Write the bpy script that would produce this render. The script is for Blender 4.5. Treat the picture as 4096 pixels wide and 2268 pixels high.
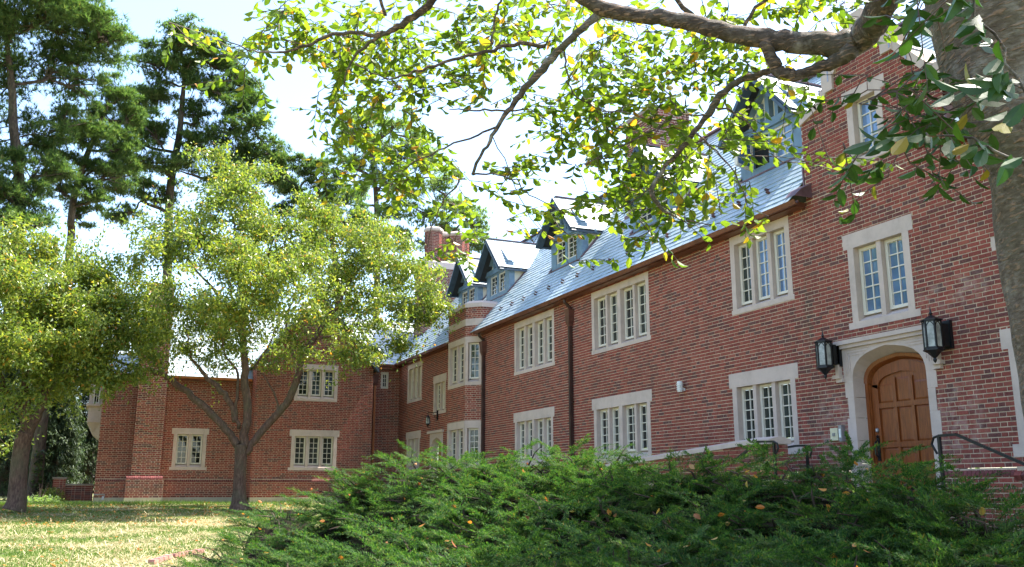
import bpy, math, random
import numpy as np
from mathutils import Vector, Matrix, Euler, noise
R = math.radians
rnd = random.Random(7)
rng = np.random.default_rng(7)
for o in list(bpy.data.objects): bpy.data.objects.remove(o, do_unlink=True)
SC = bpy.context.scene
COL = SC.collection

# ------------------------------------------------------------------ camera (eye at the origin, lens 18-55 kit, tilted up)
YAW, PIT, FPX = R(23.9), R(12.5), 3690.0
cd = bpy.data.cameras.new('camera'); cam = bpy.data.objects.new('camera', cd); COL.objects.link(cam)
cam.location = (0, 0, 0); cam.rotation_euler = (R(90) + PIT, 0, -YAW)
cd.sensor_width = 36; cd.lens = FPX / 4096 * 36; cd.clip_start = 0.05; cd.clip_end = 3000
SC.camera = cam
# ------------------------------------------------------------------ daylight
SUN_EL, SUN_AZ = 60.0, 93.0         # azimuth clockwise from +Y
w = bpy.data.worlds.new('World'); SC.world = w; w.use_nodes = True
nt = w.node_tree; nt.nodes.clear()
sky = nt.nodes.new('ShaderNodeTexSky'); sky.sky_type = 'NISHITA'; sky.sun_disc = False
sky.sun_elevation = R(SUN_EL); sky.sun_rotation = R(SUN_AZ); sky.air_density = 1.0; sky.dust_density = 1.5; sky.ozone_density = 2.0
bg = nt.nodes.new('ShaderNodeBackground'); bg.inputs['Strength'].default_value = 0.15
wo = nt.nodes.new('ShaderNodeOutputWorld'); nt.links.new(sky.outputs[0], bg.inputs[0]); nt.links.new(bg.outputs[0], wo.inputs[0])
sl = bpy.data.lights.new('sun', 'SUN'); so = bpy.data.objects.new('sun', sl); COL.objects.link(so)
sl.energy = 4.6; sl.angle = R(0.53); sl.color = (1.0, 0.95, 0.86)
so.rotation_euler = Euler((R(90 - SUN_EL), 0, R(180 - SUN_AZ)), 'XYZ')
SC.view_settings.view_transform = 'Standard'; SC.view_settings.look = 'None'
SC.view_settings.exposure = 2.0; SC.view_settings.gamma = 1.0; SC.view_settings.use_curve_mapping = False
SC.cycles.max_bounces = 8; SC.cycles.transparent_max_bounces = 12

# ------------------------------------------------------------------ photo ray -> place
FW = Vector((math.sin(YAW) * math.cos(PIT), math.cos(YAW) * math.cos(PIT), math.sin(PIT)))
RT = Vector((math.cos(YAW), -math.sin(YAW), 0)); UP = RT.cross(FW)
def ray(u, v): return FW + RT * ((u - 2048) / FPX) - UP * ((v - 1134) / FPX)
def W(u, v, r): return ray(u, v).normalized() * r
def W2(u, v, r): return W(u * 1.59006, v * 1.59006, r)
def proj(p):
    d = p.dot(FW)
    return (2048 + FPX * p.dot(RT) / d, 1134 - FPX * p.dot(UP) / d, d)

# ------------------------------------------------------------------ materials
def new_mat(name):
    m = bpy.data.materials.new(name); m.use_nodes = True
    n = m.node_tree; b = n.nodes['Principled BSDF']
    return m, n, b
def N(n, t, **k):
    x = n.nodes.new(t)
    for a, v in k.items():
        if a.startswith('i_'): x.inputs[a[2:].replace('_', ' ')].default_value = v
        else: setattr(x, a, v)
    return x
def ramp(n, fac, stops, interp='LINEAR'):
    r = n.nodes.new('ShaderNodeValToRGB'); r.color_ramp.interpolation = interp
    e = r.color_ramp.elements
    while len(e) < len(stops): e.new(0.5)
    for i, (p, c) in enumerate(stops): e[i].position = p; e[i].color = (*c, 1)
    n.links.new(fac, r.inputs[0]); return r.outputs[0]
def tex(n, scale, detail=4, rough=0.6, vec=None, mapscale=None):
    t = N(n, 'ShaderNodeTexNoise'); t.inputs['Scale'].default_value = scale; t.inputs['Detail'].default_value = detail; t.inputs['Roughness'].default_value = rough
    c = vec
    if c is None: c = N(n, 'ShaderNodeNewGeometry').outputs['Position']
    if mapscale:
        mp = N(n, 'ShaderNodeMapping'); mp.inputs['Scale'].default_value = mapscale; n.links.new(c, mp.inputs[0]); c = mp.outputs[0]
    n.links.new(c, t.inputs['Vector']); return t.outputs['Fac']
def mixc(n, fac, a, b, mode='MIX'):
    m = N(n, 'ShaderNodeMix', data_type='RGBA', blend_type=mode)
    for s, v in ((0, fac), (6, a), (7, b)):
        if hasattr(v, 'links'): n.links.new(v, m.inputs[s])
        elif isinstance(v, tuple): m.inputs[s].default_value = (*v, 1)
        else: m.inputs[s].default_value = v
    return m.outputs[2]
def math_(n, op, a, b=None, c=None):
    m = N(n, 'ShaderNodeMath', operation=op)
    for i, v in enumerate((a, b, c)):
        if v is None: continue
        if hasattr(v, 'links'): n.links.new(v, m.inputs[i])
        else: m.inputs[i].default_value = v
    return m.outputs[0]
def bump(n, b, h, strength=0.3, dist=0.02):
    k = N(n, 'ShaderNodeBump'); k.inputs['Strength'].default_value = strength; k.inputs['Distance'].default_value = dist
    n.links.new(h, k.inputs['Height']); n.links.new(k.outputs[0], b.inputs['Normal'])
def rand_fac(n):
    g = N(n, 'ShaderNodeNewGeometry'); oi = N(n, 'ShaderNodeObjectInfo')
    return math_(n, 'FRACT', math_(n, 'ADD', g.outputs['Random Per Island'], oi.outputs['Random']))
def simple(name, col, rough=0.6, metal=0.0, noise_amt=0.25, scale=6, bmp=0.0, spec=0.5):
    m, n, b = new_mat(name)
    f = tex(n, scale)
    dark = tuple(c * (1 - noise_amt) for c in col); lite = tuple(min(1, c * (1 + noise_amt)) for c in col)
    n.links.new(ramp(n, f, [(0.3, dark), (0.7, lite)]), b.inputs['Base Color'])
    b.inputs['Roughness'].default_value = rough; b.inputs['Metallic'].default_value = metal
    b.inputs['Specular IOR Level'].default_value = spec
    if bmp: bump(n, b, tex(n, scale * 8), bmp, 0.01)
    return m
def blob_mask(n, cy, cz, ry, rz, axis='Y'):
    g = N(n, 'ShaderNodeNewGeometry'); s = N(n, 'ShaderNodeSeparateXYZ'); n.links.new(g.outputs['Position'], s.inputs[0])
    a = math_(n, 'DIVIDE', math_(n, 'SUBTRACT', s.outputs[axis], cy), ry); c = math_(n, 'DIVIDE', math_(n, 'SUBTRACT', s.outputs['Z'], cz), rz)
    d = math_(n, 'ADD', math_(n, 'MULTIPLY', a, a), math_(n, 'MULTIPLY', c, c))
    k = N(n, 'ShaderNodeMath', operation='SUBTRACT', use_clamp=True); k.inputs[0].default_value = 1; n.links.new(d, k.inputs[1])
    return k.outputs[0]
def brick_mat(name, tint=(1, 1, 1), stains=True):
    m, n, b = new_mat(name)
    f = rand_fac(n)
    t = lambda c: tuple(c[i] * tint[i] for i in range(3))
    c = ramp(n, f, [(0.0, t((.205, .034, .027))), (0.25, t((.26, .050, .037))), (0.45, t((.165, .027, .024))), (0.62, t((.30, .074, .050))), (0.8, t((.125, .027, .027))), (0.93, t((.07, .027, .030))), (1.0, t((.09, .048, .048)))])
    c = mixc(n, ramp(n, tex(n, 45, 3), [(0.35, (0, 0, 0)), (0.8, (.55, .55, .55))]), c, t((.33, .14, .10)))
    c = mixc(n, ramp(n, tex(n, 1.1, 4), [(0.45, (0, 0, 0)), (0.75, (.5, .5, .5))]), c, t((.15, .045, .035)))
    c = mixc(n, ramp(n, tex(n, 1.9, 5, .7, mapscale=(1, 1, .16)), [(.54, (0, 0, 0)), (.72, (.5, .5, .5))]), c, t((.10, .035, .03)))
    if stains:
        ef = math_(n, 'ADD', blob_mask(n, 11.85, .95, .55, .8), math_(n, 'ADD', blob_mask(n, 9.45, .9, .5, .8), math_(n, 'ADD', blob_mask(n, 9.3, 2.75, .9, .28), blob_mask(n, 12.6, 4.45, .5, .35))))
        fx = math_(n, 'MULTIPLY', ef, ramp(n, tex(n, 7, 5), [(0.45, (0, 0, 0)), (0.68, (1, 1, 1))]))
        c = mixc(n, math_(n, 'MULTIPLY', fx, .6), c, (.42, .32, .28))
        dk = math_(n, 'MULTIPLY', blob_mask(n, 12.25, 2.6, .28, 2.2), ramp(n, tex(n, 3, 4, mapscale=(1, 1, .3)), [(0.4, (0, 0, 0)), (0.6, (1, 1, 1))]))
        c = mixc(n, math_(n, 'MULTIPLY', dk, .75), c, (.06, .055, .04))
    n.links.new(c, b.inputs['Base Color']); b.inputs['Roughness'].default_value = .85; b.inputs['Specular IOR Level'].default_value = .25
    bump(n, b, tex(n, 60, 3), .5, .01)
    return m
MAT = {}
MAT['brick'] = brick_mat('red_brick')
MAT['brick_wing'] = brick_mat('red_brick_wing', (1.02, .98, 1.0), False)
MAT['brick_cap'] = simple('dark_shaped_brick', (.15, .048, .046), .85, 0, .45, 9, .3, .2)
MAT['brick_chim'] = brick_mat('dark_red_brick', (.85, .95, 1.0), False)
MAT['mortar'] = simple('mortar', (.50, .38, .28), .95, 0, .25, 9, .3, .1)
MAT['mortar_pale'] = simple('pale_mortar', (.70, .60, .46), .95, 0, .2, 9, .3, .1)
def stone_mat(name, col):
    m, n, b = new_mat(name)
    c = ramp(n, tex(n, 2.2, 6, .7), [(.25, tuple(x * .78 for x in col)), (.55, col), (.8, tuple(min(1, x * 1.1) for x in col))])
    c = mixc(n, ramp(n, tex(n, 5, 5, .7, mapscale=(1, 1, .35)), [(.56, (0, 0, 0)), (.8, (.35, .35, .35))]), c, (.20, .15, .13))
    n.links.new(c, b.inputs['Base Color']); b.inputs['Roughness'].default_value = .9; b.inputs['Specular IOR Level'].default_value = .2
    bump(n, b, tex(n, 40, 5), .35, .01); return m
MAT['stone'] = stone_mat('limestone', (.53, .42, .365))
MAT['stone_dark'] = stone_mat('weathered_limestone', (.30, .235, .19))
MAT['concrete'] = stone_mat('plinth_concrete', (.42, .37, .29))
MAT['paint'] = simple('cream_window_paint', (.64, .58, .49), .45, 0, .06, 3)
MAT['blue'] = simple('slate_blue_paint', (.135, .21, .285), .5, 0, .2, 5)
MAT['blue_dark'] = simple('dark_blue_bargeboard_paint', (.045, .07, .10), .5, 0, .25, 5)
MAT['stucco'] = simple('cream_stucco', (.66, .61, .50), .9, 0, .07, 4, .3)
MAT['copper'] = simple('weathered_copper', (.125, .05, .036), .45, .35, .5, 3, .1)
MAT['copper_new'] = simple('bright_copper', (.42, .15, .06), .4, .4, .35, 3)
MAT['lead'] = simple('purple_flashing', (.15, .085, .095), .5, .3, .4, 4)
MAT['pipe'] = simple('dark_brown_downpipe', (.055, .028, .022), .45, .3, .4, 3)
MAT['gutter'] = simple('gutter_copper', (.17, .065, .042), .4, .35, .4, 2.5)
MAT['black'] = simple('black_iron', (.012, .012, .014), .4, .3, .3, 20)
MAT['room'] = simple('painted_room_shade', (.012, .013, .014), .9)  # near-black colour stands in for the shade of unlit interiors
MAT['curtain'] = simple('pale_curtain', (.10, .10, .09), .9)
MAT['device'] = simple('white_plastic', (.7, .7, .68), .4)
MAT['ivory'] = simple('ivory_plastic', (.62, .55, .36), .5)
MAT['grey_metal'] = simple('grey_metal', (.28, .28, .31), .35, .6)
def glass_mat(name, col, ior, rough=.02):
    m, n, b = new_mat(name)
    c = ramp(n, tex(n, 1.3, 3), [(.35, tuple(x * .5 for x in col)), (.7, col)])
    n.links.new(c, b.inputs['Base Color']); b.inputs['Roughness'].default_value = rough; b.inputs['IOR'].default_value = ior
    bump(n, b, tex(n, 2.6, 2), .06, .05); return m
MAT['glass'] = glass_mat('dark_window_glass', (.020, .026, .025), 1.55)
MAT['glass_green'] = glass_mat('painted_green_reflection_glass', (.04, .052, .045), 1.6)  # green reflection is tinted into the base colour
MAT['glass_sky'] = glass_mat('blinds_and_painted_sky_glass', (.13, .225, .40), 1.9)  # blue base colour holds the sky's reflection, over pale blinds
MAT['glass_lamp'] = simple('frosted_lamp_glass', (.30, .30, .28), .25, 0, .5, 8)
def slate_mat():
    m, n, b = new_mat('blue_grey_slate')
    c = ramp(n, rand_fac(n), [(0, (.24, .32, .36)), (.4, (.32, .40, .43)), (.7, (.27, .335, .38)), (1, (.40, .455, .46))])
    c = mixc(n, ramp(n, tex(n, 14, 4), [(.4, (0, 0, 0)), (.8, (.5, .5, .5))]), c, (.22, .27, .30))
    n.links.new(c, b.inputs['Base Color']); b.inputs['Roughness'].default_value = .40; b.inputs['Specular IOR Level'].default_value = .9
    bump(n, b, tex(n, 22, 4), .22, .01); return m
MAT['slate'] = slate_mat()
MAT['deck'] = simple('roof_underlay', (.03, .032, .036), .9)
def wood_mat():
    m, n, b = new_mat('oiled_oak')
    f = tex(n, 6, 6, .7, mapscale=(8, 8, .6)); f2 = tex(n, 40, 3, .6, mapscale=(6, 6, .25))
    c = ramp(n, f, [(.3, (.12, .027, .006)), (.5, (.215, .056, .011)), (.7, (.31, .092, .020))])
    c = mixc(n, ramp(n, f2, [(.5, (0, 0, 0)), (.75, (.7, .7, .7))]), c, (.09, .024, .006))
    n.links.new(c, b.inputs['Base Color']); b.inputs['Roughness'].default_value = .38; bump(n, b, f2, .25, .004); return m
MAT['oak'] = wood_mat()
def leaf_mat(name, stops, trans=.5, rough=.4, tcol=(1.35, 1.5, .55), spec=.4):
    m, n, b = new_mat(name)
    c = ramp(n, rand_fac(n), stops)
    n.links.new(c, b.inputs['Base Color']); b.inputs['Roughness'].default_value = rough; b.inputs['Specular IOR Level'].default_value = spec
    t = N(n, 'ShaderNodeBsdfTranslucent'); n.links.new(mixc(n, 1.0, c, tcol, 'MULTIPLY'), t.inputs[0])
    ms = N(n, 'ShaderNodeMixShader'); ms.inputs[0].default_value = trans
    n.links.new(b.outputs[0], ms.inputs[1]); n.links.new(t.outputs[0], ms.inputs[2])
    n.links.new(ms.outputs[0], n.nodes['Material Output'].inputs[0]); return m
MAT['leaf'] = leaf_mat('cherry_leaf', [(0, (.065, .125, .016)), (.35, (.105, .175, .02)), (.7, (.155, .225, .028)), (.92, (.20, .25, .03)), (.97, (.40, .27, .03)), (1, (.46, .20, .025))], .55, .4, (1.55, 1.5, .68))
MAT['leaf_near'] = leaf_mat('shade_tinted_cherry_leaf', [(0, (.022, .055, .012)), (.6, (.035, .085, .017)), (.93, (.055, .11, .02)), (1, (.3, .20, .02))], .3, .45)  # shade on the near leaves is put into this darker colour
MAT['leaf_small'] = leaf_mat('small_yellow_green_leaf', [(0, (.066, .115, .022)), (.35, (.125, .182, .034)), (.72, (.20, .245, .048)), (.95, (.27, .285, .06)), (.985, (.38, .25, .045)), (1, (.38, .16, .035))], .42, .32, (1.8, 1.8, .8))
MAT['needle'] = leaf_mat('pine_needles', [(0, (.045, .088, .038)), (.5, (.085, .15, .062)), (.9, (.15, .215, .085)), (1, (.19, .17, .07))], .4, .5)
MAT['needle_pale'] = leaf_mat('haze_tinted_pine_needles', [(0, (.11, .17, .09)), (.5, (.16, .23, .12)), (1, (.22, .27, .12))], .55, .5)  # haze over the far pine is put into these paler colours
MAT['spruce'] = leaf_mat('spruce_needles', [(0, (.015, .032, .014)), (.6, (.045, .075, .028)), (1, (.10, .135, .045))], .2, .6)
MAT['juniper'] = leaf_mat('juniper_needles', [(0, (.016, .05, .017)), (.35, (.032, .085, .026)), (.75, (.07, .14, .036)), (.96, (.13, .19, .045)), (1, (.19, .10, .03))], .38, .75, (1.3, 1.5, .6), .15)
_n = MAT['juniper'].node_tree; _b = _n.nodes['Principled BSDF']; _c = _b.inputs['Base Color'].links[0].from_socket
_v = mixc(_n, ramp(_n, tex(_n, 2.3, 4, .6), [(.50, (0, 0, 0)), (.68, (.8, .8, .8))]), _c, (.105, .135, .035)); _v = mixc(_n, ramp(_n, tex(_n, 3.1, 5, .7, mapscale=(1, 1, 1.7)), [(.60, (0, 0, 0)), (.70, (.75, .75, .75))]), _v, (.10, .062, .035)); _n.links.new(_v, _b.inputs['Base Color'])
MAT['fallen'] = leaf_mat('fallen_yellow_leaf', [(0, (.42, .13, .03)), (.5, (.50, .24, .04)), (.8, (.26, .08, .035)), (1, (.55, .40, .10))], .35, .5, (1.2, 1.1, .7))
MAT['grass'] = leaf_mat('grass_blades', [(0, (.045, .10, .018)), (.5, (.085, .16, .025)), (1, (.16, .22, .04))], .4, .6)
MAT['straw'] = leaf_mat('straw', [(0, (.38, .31, .17)), (1, (.54, .46, .27))], .2, .7, (1, 1, 1))
def bark_mat(name, c1, c2, c3, ms, sc=9, bs=.8, dash=False):
    m, n, b = new_mat(name)
    f = tex(n, sc, 6, .7, mapscale=ms); g = tex(n, 2.2, 4)
    c = ramp(n, f, [(.32, c1), (.52, c2), (.72, c3)])
    c = mixc(n, ramp(n, g, [(.45, (0, 0, 0)), (.7, (.45, .45, .45))]), c, (.10, .105, .06))
    h = f
    if dash:
        dd = tex(n, 1, 2, .4, mapscale=(22, 22, 95)); k = ramp(n, dd, [(.56, (0, 0, 0)), (.63, (1, 1, 1))]); c = mixc(n, math_(n, 'MULTIPLY', k, .6), c, (.34, .21, .145))
        c = mixc(n, ramp(n, tex(n, 3.5, 5, .7), [(.55, (0, 0, 0)), (.66, (.6, .6, .6))]), c, (.36, .33, .30)); fine = tex(n, 55, 5, .7, mapscale=(1, 1, 2)); h = math_(n, 'ADD', math_(n, 'MULTIPLY', f, .5), math_(n, 'ADD', math_(n, 'MULTIPLY', k, .25), math_(n, 'MULTIPLY', fine, .35)))
    n.links.new(c, b.inputs['Base Color']); b.inputs['Roughness'].default_value = .8; b.inputs['Specular IOR Level'].default_value = .25
    bump(n, b, h, bs, .02); return m
MAT['bark'] = bark_mat('cherry_bark', (.07, .048, .037), (.15, .115, .095), (.31, .26, .23), (1, 1, 3.5), 18, 1.0, True)
MAT['bark_branch'] = bark_mat('cherry_branch_bark', (.035, .024, .019), (.085, .062, .05), (.19, .15, .13), (1, 1, 2.5), 18, 1.0, True)
MAT['bark_mid'] = bark_mat('brown_bark', (.045, .026, .02), (.105, .062, .046), (.19, .125, .095), (2.2, 2.2, .7), 9)
MAT['bark_pine'] = bark_mat('pine_bark', (.02, .015, .013), (.065, .045, .037), (.15, .105, .09), (2, 2, .6), 5, 1.0)
MAT['twig'] = simple('twig', (.075, .042, .032), .7)
MAT['stem'] = simple('juniper_stem', (.055, .033, .022), .9, 0, .5, 20)
def ground_mat():
    m, n, b = new_mat('lawn_with_straw')
    g = ramp(n, tex(n, 3, 6, .7), [(.3, (.05, .085, .02)), (.7, (.10, .15, .032))])
    f = tex(n, .55, 6, .75, mapscale=(.55, 1, 1)); f2 = tex(n, 28, 4, .7)
    k = math_(n, 'ADD', math_(n, 'MULTIPLY', f, .62), math_(n, 'MULTIPLY', f2, .38))
    c = mixc(n, ramp(n, k, [(.44, (0, 0, 0)), (.60, (1, 1, 1))]), g, (.42, .345, .19))
    n.links.new(c, b.inputs['Base Color']); b.inputs['Roughness'].default_value = .95; b.inputs['Specular IOR Level'].default_value = .1
    bump(n, b, f2, .6, .05); return m
MAT['ground'] = ground_mat()
MAT['soil'] = simple('dark_shrub_core', (.018, .014, .009), .95, 0, .4, 12, .5, .1)  # for juniper cores, with their inner shade in the near-black colour

# ------------------------------------------------------------------ objects
def tag(o, label=None, cat=None, group=None, kind=None):
    if label: o['label'] = label
    if cat: o['category'] = cat
    if group: o['group'] = group
    if kind: o['kind'] = kind
    return o
def empty(name, loc, label=None, cat=None, group=None):
    o = bpy.data.objects.new(name, None); COL.objects.link(o); o.location = loc; o.empty_display_size = .1
    return tag(o, label, cat, group)
WMAT = {}
def link(name, me, mats, parent=None, mw=None):
    o = bpy.data.objects.new(name, me); COL.objects.link(o)
    for m in (mats if isinstance(mats, (list, tuple)) else [mats]):
        if len(me.materials) < len(mats if isinstance(mats, (list, tuple)) else [mats]): me.materials.append(MAT[m] if isinstance(m, str) else m)
    world = mw or Matrix.Identity(4)
    if parent is not None:
        o.parent = parent; o.matrix_parent_inverse = WMAT.get(parent.name, Matrix.Translation(parent.location)).inverted()
        o.matrix_basis = world
    else: o.matrix_basis = world
    WMAT[o.name] = world
    return o
def np_mesh(name, V, F, mats, parent=None, fm=None, smooth=False, kind=None):
    """V (n,3); F (m,k) array with equal k or list of arrays"""
    me = bpy.data.meshes.new(name)
    V = np.asarray(V, dtype=np.float32)
    F = np.asarray(F, dtype=np.int32)
    k = F.shape[1]; m = F.shape[0]
    me.vertices.add(len(V)); me.vertices.foreach_set('co', V.ravel())
    me.loops.add(m * k); me.loops.foreach_set('vertex_index', F.ravel())
    me.polygons.add(m); me.polygons.foreach_set('loop_start', np.arange(0, m * k, k, dtype=np.int32)); me.polygons.foreach_set('loop_total', np.full(m, k, dtype=np.int32))
    if fm is not None: me.polygons.foreach_set('material_index', np.asarray(fm, dtype=np.int32))
    me.polygons.foreach_set('use_smooth', np.full(m, bool(smooth)))
    me.update(calc_edges=True)
    o = link(name, me, mats, parent)
    if kind: o['kind'] = kind
    return o
class Fr:
    """local frame on a wall: t along, z up, n outward"""
    def __init__(s, o, t, n): s.o = Vector(o); s.t = Vector(t).normalized(); s.n = Vector(n).normalized(); s.z = Vector((0, 0, 1))
    def p(s, t, z, n=0): return s.o + s.t * t + s.z * z + s.n * n
WORLD = Fr((0, 0, 0), (1, 0, 0), (0, -1, 0))
class MB:
    def __init__(s): s.v = []; s.f = []; s.m = []
    def poly(s, pts, mi=0):
        k = len(s.v); s.v += [tuple(p) for p in pts]; s.f.append(tuple(range(k, k + len(pts)))); s.m.append(mi)
    def hexa(s, P, mi=0):
        k = len(s.v); s.v += [tuple(p) for p in P]
        for f in ((0, 3, 2, 1), (4, 5, 6, 7), (0, 1, 5, 4), (1, 2, 6, 5), (2, 3, 7, 6), (3, 0, 4, 7)):
            s.f.append(tuple(k + i for i in f)); s.m.append(mi)
        return s
    def lbox(s, fr, t0, t1, z0, z1, n0, n1, mi=0):
        return s.hexa([fr.p(t0, z0, n0), fr.p(t1, z0, n0), fr.p(t1, z1, n0), fr.p(t0, z1, n0), fr.p(t0, z0, n1), fr.p(t1, z0, n1), fr.p(t1, z1, n1), fr.p(t0, z1, n1)], mi)
    def box(s, x0, x1, y0, y1, z0, z1, mi=0):
        return s.hexa([(x0, y0, z0), (x1, y0, z0), (x1, y1, z0), (x0, y1, z0), (x0, y0, z1), (x1, y0, z1), (x1, y1, z1), (x0, y1, z1)], mi)
    def prism(s, base, top, mi=0, cap=True):
        k = len(s.v); n = len(base); s.v += [tuple(p) for p in base] + [tuple(p) for p in top]
        for i in range(n):
            j = (i + 1) % n; s.f.append((k + i, k + j, k + n + j, k + n + i)); s.m.append(mi)
        if cap: s.f.append(tuple(k + i for i in range(n))[::-1]); s.m.append(mi); s.f.append(tuple(k + n + i for i in range(n))); s.m.append(mi)
        return s
    def bar(s, a, b, w, h=None, mi=0, upv=(0, 0, 1)):
        a = Vector(a); b = Vector(b); h = h or w; d = (b - a).normalized(); x = d.cross(Vector(upv))
        if x.length < 1e-4: x = d.cross(Vector((1, 0, 0)))
        x.normalize(); y = x.cross(d)
        q = [(-1, -1), (1, -1), (1, 1), (-1, 1)]
        return s.hexa([a + x * (w / 2 * i) + y * (h / 2 * j) for i, j in q] + [b + x * (w / 2 * i) + y * (h / 2 * j) for i, j in q], mi)
    def tube(s, pts, rad, sides=6, mi=0):
        pts = [Vector(p) for p in pts]; n = len(pts)
        if not hasattr(rad, '__len__'): rad = [rad] * n
        k = len(s.v); d0 = (pts[1] - pts[0]).normalized(); x = d0.orthogonal().normalized()
        for i in range(n):
            d = (pts[min(i + 1, n - 1)] - pts[max(i - 1, 0)]).normalized()
            x = (x - d * x.dot(d)).normalized(); y = d.cross(x)
            for j in range(sides):
                a = 2 * math.pi * j / sides; s.v.append(tuple(pts[i] + x * (math.cos(a) * rad[i]) + y * (math.sin(a) * rad[i])))
        for i in range(n - 1):
            for j in range(sides):
                j2 = (j + 1) % sides; s.f.append((k + i * sides + j, k + i * sides + j2, k + (i + 1) * sides + j2, k + (i + 1) * sides + j)); s.m.append(mi)
        s.f.append(tuple(k + (n - 1) * sides + j for j in range(sides))); s.m.append(mi)
        s.f.append(tuple(k + j for j in range(sides))[::-1]); s.m.append(mi)
        return s
    def lathe(s, c, prof, sides=12, mi=0, rot=0):
        c = Vector(c); k = len(s.v)
        for r, z in prof:
            for j in range(sides):
                a = 2 * math.pi * (j + rot) / sides; s.v.append((c.x + r * math.cos(a), c.y + r * math.sin(a), c.z + z))
        for i in range(len(prof) - 1):
            for j in range(sides):
                j2 = (j + 1) % sides; s.f.append((k + i * sides + j, k + i * sides + j2, k + (i + 1) * sides + j2, k + (i + 1) * sides + j)); s.m.append(mi)
        return s
    def build(s, name, mats, parent=None, smooth=False, kind=None):
        me = bpy.data.meshes.new(name); me.from_pydata(s.v, [], s.f); me.update()
        if isinstance(mats, (list, tuple)): me.polygons.foreach_set('material_index', s.m)
        me.polygons.foreach_set('use_smooth', [bool(smooth)] * len(s.f))
        o = link(name, me, mats, parent)
        if kind: o['kind'] = kind
        return o

# =================================================================== STRUCTURE: terrain, sky is the world
def sstep(a, b, x):
    t = min(1, max(0, (x - a) / (b - a))); return t * t * (3 - 2 * t)
def gz(x, y):
    lawn = -1.65 + (y + 2) * 0.0262 if y < 17 else -1.152 + (y - 17) * 0.0365
    if y > 34.5: lawn = -.513
    bank = -.50
    k = sstep(3.0, 9.0, x - 0.10 * max(0, y - 12))
    z = lawn * (1 - k) + bank * k
    if y > 60 or x < -30 or x > 40: z -= 0
    return z + .03 * noise.noise(Vector((x * .35, y * .35, 3.1)))
def build_ground():
    xs = np.concatenate([np.array([-900, -300, -120, -60, -35]), np.arange(-22, 24, .5), np.array([40, 80, 300, 900])])
    ys = np.concatenate([np.array([-900, -200, -60, -20]), np.arange(-6, 46, .5), np.array([60, 90, 150, 400, 1200])])
    V = [(x, y, gz(x, y)) for y in ys for x in xs]; nx = len(xs)
    F = [(j * nx + i, j * nx + i + 1, (j + 1) * nx + i + 1, (j + 1) * nx + i) for j in range(len(ys) - 1) for i in range(nx - 1)]
    o = np_mesh('lawn', V, F, 'ground', smooth=True); o['kind'] = 'structure'
build_ground()

# =================================================================== BRICK HALL
HALL = empty('brick_hall', (11.1, 20, -.5), 'long two storey red brick hall with blue slate roof, stone windows and gabled wing', 'building')
COURSE, JT = .0667, .0122
BR = []            # (fr, t0, t1, z0, z1, proud, matkey, wall object)
def subtract(rect, holes):
    out = [rect]
    for h in holes:
        nx = []
        for (a, b, c, d) in out:
            if b <= h[0] or a >= h[1] or d <= h[2] or c >= h[3]: nx.append((a, b, c, d)); continue
            if a < h[0]: nx.append((a, h[0], c, d))
            if b > h[1]: nx.append((h[1], b, c, d))
            a2, b2 = max(a, h[0]), min(b, h[1])
            if c < h[2]: nx.append((a2, b2, c, h[2]))
            if d > h[3]: nx.append((a2, b2, h[3], d))
        out = nx
    return out
def wall(fr, t0, t1, z0, z1, holes=(), clip=None, mk='brick', mortar='mortar', parent=HALL, name='wall', zoff=0.0, polys=(), proud=.008, back=True, cmod=.32):
    mb = MB()
    if back:
        te = sorted({t0, t1, *[h[i] for h in holes for i in (0, 1) if t0 < h[i] < t1]}); ze = sorted({z0, z1, *[h[i] for h in holes for i in (2, 3) if z0 < h[i] < z1]})
        for i in range(len(te) - 1):
            for j in range(len(ze) - 1):
                tm, zm = (te[i] + te[i + 1]) / 2, (ze[j] + ze[j + 1]) / 2
                if any(h[0] < tm < h[1] and h[2] < zm < h[3] for h in holes): continue
                mb.poly([fr.p(te[i], ze[j]), fr.p(te[i + 1], ze[j]), fr.p(te[i + 1], ze[j + 1]), fr.p(te[i], ze[j + 1])])
    for pg in polys: mb.poly([fr.p(*q) for q in pg])
    wo_ = mb.build(name, mortar, parent)
    zt = max([z1] + [q[1] for pg in polys for q in pg])
    i0 = int(math.floor((z0 - zoff) / COURSE))
    i = i0
    while True:
        za = zoff + i * COURSE; zb = za + COURSE
        if za > zt: break
        zc0, zc1 = max(za + JT / 2, z0), min(zb - JT / 2, zt)
        if zc1 - zc0 > .015:
            ta, tb = (t0, t1) if clip is None else clip((za + zb) / 2)
            ph = (0 if i % 2 else cmod / 2) + (rnd.random() - .5) * .012
            t = math.floor((ta - ph) / cmod) * cmod + ph
            while t < tb:
                for (a, b) in ((t, t + .213), (t + .213, t + cmod)):
                    a = max(a + JT / 2, ta); b = min(b - JT / 2, tb)
                    if b - a > .02:
                        for q in subtract((a, b, zc0, zc1), holes):
                            if q[1] - q[0] > .018 and q[3] - q[2] > .012: BR.append((fr, *q, proud + rnd.uniform(-.003, .003), mk, wo_))
                t += cmod
        i += 1
    return wo_
def frame_matrix(fr, t0, z0, n0, dt, dz, dn):
    T, Z, Nn = fr.t * dt, fr.z * dz, fr.n * dn; o = fr.p(t0, z0, n0)
    return Matrix(((T.x, Z.x, Nn.x, o.x), (T.y, Z.y, Nn.y, o.y), (T.z, Z.z, Nn.z, o.z), (0, 0, 0, 1)))
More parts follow.
